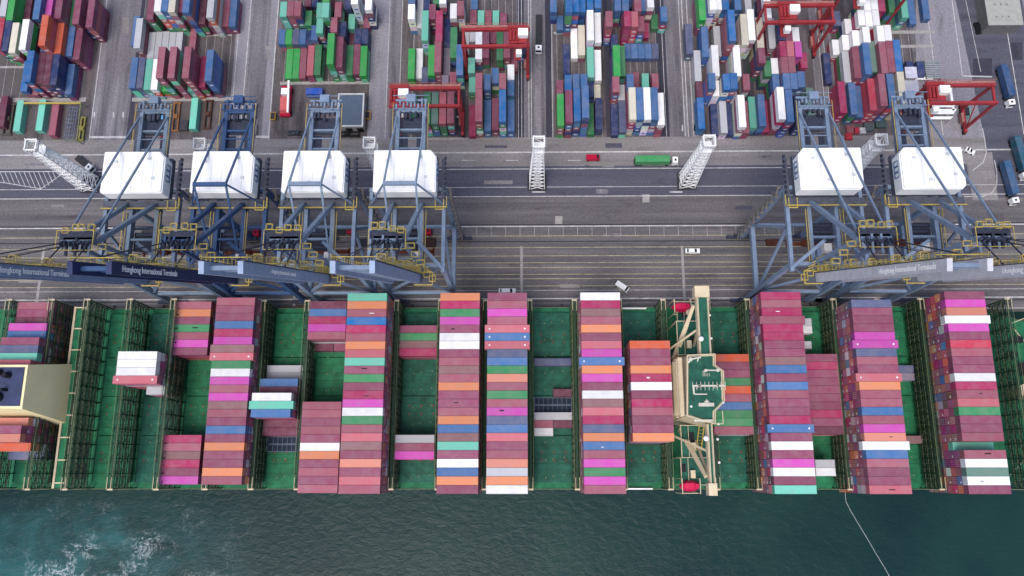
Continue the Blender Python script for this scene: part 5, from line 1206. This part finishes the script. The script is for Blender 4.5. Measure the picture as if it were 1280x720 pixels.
# red and white mobile machine left of the booth
p = G(359, 130); e = empty("container_handler", (p.x, p.y, 0), "red and white container handling truck left of the grey booth", "container handler")
kid(MB().box(p.x - 1.9, p.x + 1.9, p.y - 5.6, p.y + 6.4, .8, 1.8), "chassis", M_CARR, e)
kid(MB().hexa([(p.x - 1.7, p.y - 4.6, 1.8), (p.x + 1.2, p.y - 4.6, 1.8), (p.x + 1.2, p.y + 1.5, 1.8), (p.x - 1.7, p.y + 1.5, 1.8), (p.x - 1.6, p.y - 4, 3.2), (p.x + 1, p.y - 4, 3.2), (p.x + 1, p.y + 1.2, 3.4), (p.x - 1.6, p.y + 1.2, 3.4)]), "engine_cover", mat("faded_red", base(220, 110, 110), .5, dirt=.3), e)
kid(MB().box(p.x - 1.3, p.x + 1.3, p.y + 2.0, p.y + 4.4, 1.8, 4), "cab", M_WHITE, e)
kid(MB().bar((p.x + 1.5, p.y - 5, 3.4), (p.x + 1.5, p.y + 7, 4.6), .7), "boom_arm", M_WHITE, e)
for y in (-4.2, 4.6):
    for s in (-1, 1): kid(MB().tube((p.x + s * 1.5, p.y + y, .85), (p.x + s * 2.1, p.y + y, .85), .85, 14), "wheel", M_TYRE, e)
for px, py, lab in ((342.5, 147, "yellow dumper bin left of the container handler"), (460.5, 146, "yellow bin right of the grey booth")):
    q = G(px, py); e = empty("yellow_bin", (q.x, q.y, 0), lab, "bin"); kid(MB().hexa([(q.x - .7, q.y - 1.1, 0), (q.x + .7, q.y - 1.1, 0), (q.x + .7, q.y + 1.1, 0), (q.x - .7, q.y + 1.1, 0), (q.x - 1, q.y - 1.5, 1.5), (q.x + 1, q.y - 1.5, 1.5), (q.x + 1, q.y + 1.5, 1.5), (q.x - 1, q.y + 1.5, 1.5)]), "bin_body", mat("bin_yellow", base(200, 150, 50), .6, dirt=.3), e)
    kid(MB().box(q.x - .8, q.x + .8, q.y - 1.3, q.y + 1.3, 1.5, 1.52), "load", M_CHAS, e)
# spare parts, spreaders and crates behind the cranes: each one a small thing
rnd = random.Random(3)
for i, (px, py, w_, h_, colr, nm, lab) in enumerate((
    (434, 168, 9, 2.5, (30, 30, 34), "spare_spreader", "black spare spreader in front of the grey booth"), (372, 167, 6, 2, (60, 70, 80), "spare_spreader", "grey spare spreader in front of the container handler"),
    (1062, 163, 3, 3, (150, 90, 100), "crate", "pinkish crate left of the crate row behind the right crane"), (1069, 164.5, 2.2, 2.2, (190, 60, 80), "crate", "red crate in the crate row behind the right crane"), (1077, 164.5, 2.2, 2.2, (200, 200, 205), "crate", "white crate in the crate row behind the right crane"),
    (1085, 160, 3.4, 3, (90, 100, 106), "crate", "grey crate in the crate row behind the right crane"), (1060, 172, 2.4, 2.4, (190, 60, 70), "crate", "low red crate in front of the crate row"), (1100, 156, 4, 3, (76, 96, 96), "crate", "grey-green crate right of the crate row"),
    (1124, 166, 3, 6, (120, 90, 60), "crate", "rusty brown crate pile by the legs of the far right gantry"), (1126, 150, 4, 4, (110, 120, 110), "crate", "grey weathered crate above the rusty pile"),
    (221, 147, 3, 11, (150, 105, 70), "spare_spreader", "rusty orange spreader between the blue lorry and the aqua container"), (261, 144, 3, 11, (92, 62, 52), "spare_spreader", "dark brown spreader right of the pale aqua container"), (231, 158, 3, 4, (70, 66, 76), "crate", "dark crate below the rusty spreader"),
    (315, 140, 4, 6, (150, 146, 150), "crate", "pale crate on the lane right of the second crane"), (315, 163, 4, 4, (140, 140, 146), "crate", "small pale crate nearest the road right of the second crane"),
    (12, 150, 4, 12, (90, 84, 78), "spare_spreader", "weathered spreader left of the aqua containers"), (104, 162, 2, 9, (150, 144, 80), "spare_spreader", "olive steel beam right of the rack enclosure"),
    (965, 304, 4.5, 2.2, (90, 50, 40), "crate", "brown crate under the left crane of the right pair"), (536, 304, 5, 3, (60, 40, 36), "crate", "dark brown crate under the fourth crane"), (455, 304, 5, 2.5, (50, 50, 60), "crate", "dark crate between the third and fourth cranes"))):
    q = G(px, py); e = empty(nm, (q.x, q.y, 0), lab, nm.replace('_', ' '))
    M1 = mat("clutter_%d" % i, base(*colr), .65, dirt=.45, scale=1.5)
    m = MB(); m.box(q.x - w_ / 2, q.x + w_ / 2, q.y - h_ / 2, q.y + h_ / 2, .15, 1.1)
    if nm == "spare_spreader":
        m = MB(); lx = w_ >= h_; 
        for s in (-1, 1):
            if lx: m.box(q.x - w_ / 2, q.x + w_ / 2, q.y + s * h_ * .32 - .25, q.y + s * h_ * .32 + .25, .3, .9); m.box(q.x + s * (w_ / 2) - .3, q.x + s * w_ / 2 + .3, q.y - h_ / 2, q.y + h_ / 2, .3, .8)
            else: m.box(q.x + s * w_ * .32 - .25, q.x + s * w_ * .32 + .25, q.y - h_ / 2, q.y + h_ / 2, .3, .9); m.box(q.x - w_ / 2, q.x + w_ / 2, q.y + s * h_ / 2 - .3, q.y + s * h_ / 2 + .3, .3, .8)
        m.box(q.x - .8, q.x + .8, q.y - .8, q.y + .8, .3, 1.4)
        kid(m, "frame", M1, e)
    else:
        kid(m, "crate_body", M1, e); kid(MB().box(q.x - w_ / 2 + .15, q.x + w_ / 2 - .15, q.y - h_ / 2 + .15, q.y + h_ / 2 - .15, 1.1, 1.16), "lid", M1, e)
# parts under the fender line of the quay edge
bd = MB()
for px in range(20, 1280, 62):
    x = X(px, 378); y = QY + 1.1; bd = MB().tube((x, y, 0), (x, y, .5), .3, 10).tube((x, y, .5), (x, y, .7), .45, 10)
    o = bd.build("bollard", M_CHAS); tag(o, "black mooring bollard on the edge of the quay", "bollard", "mooring bollards along the quay edge")
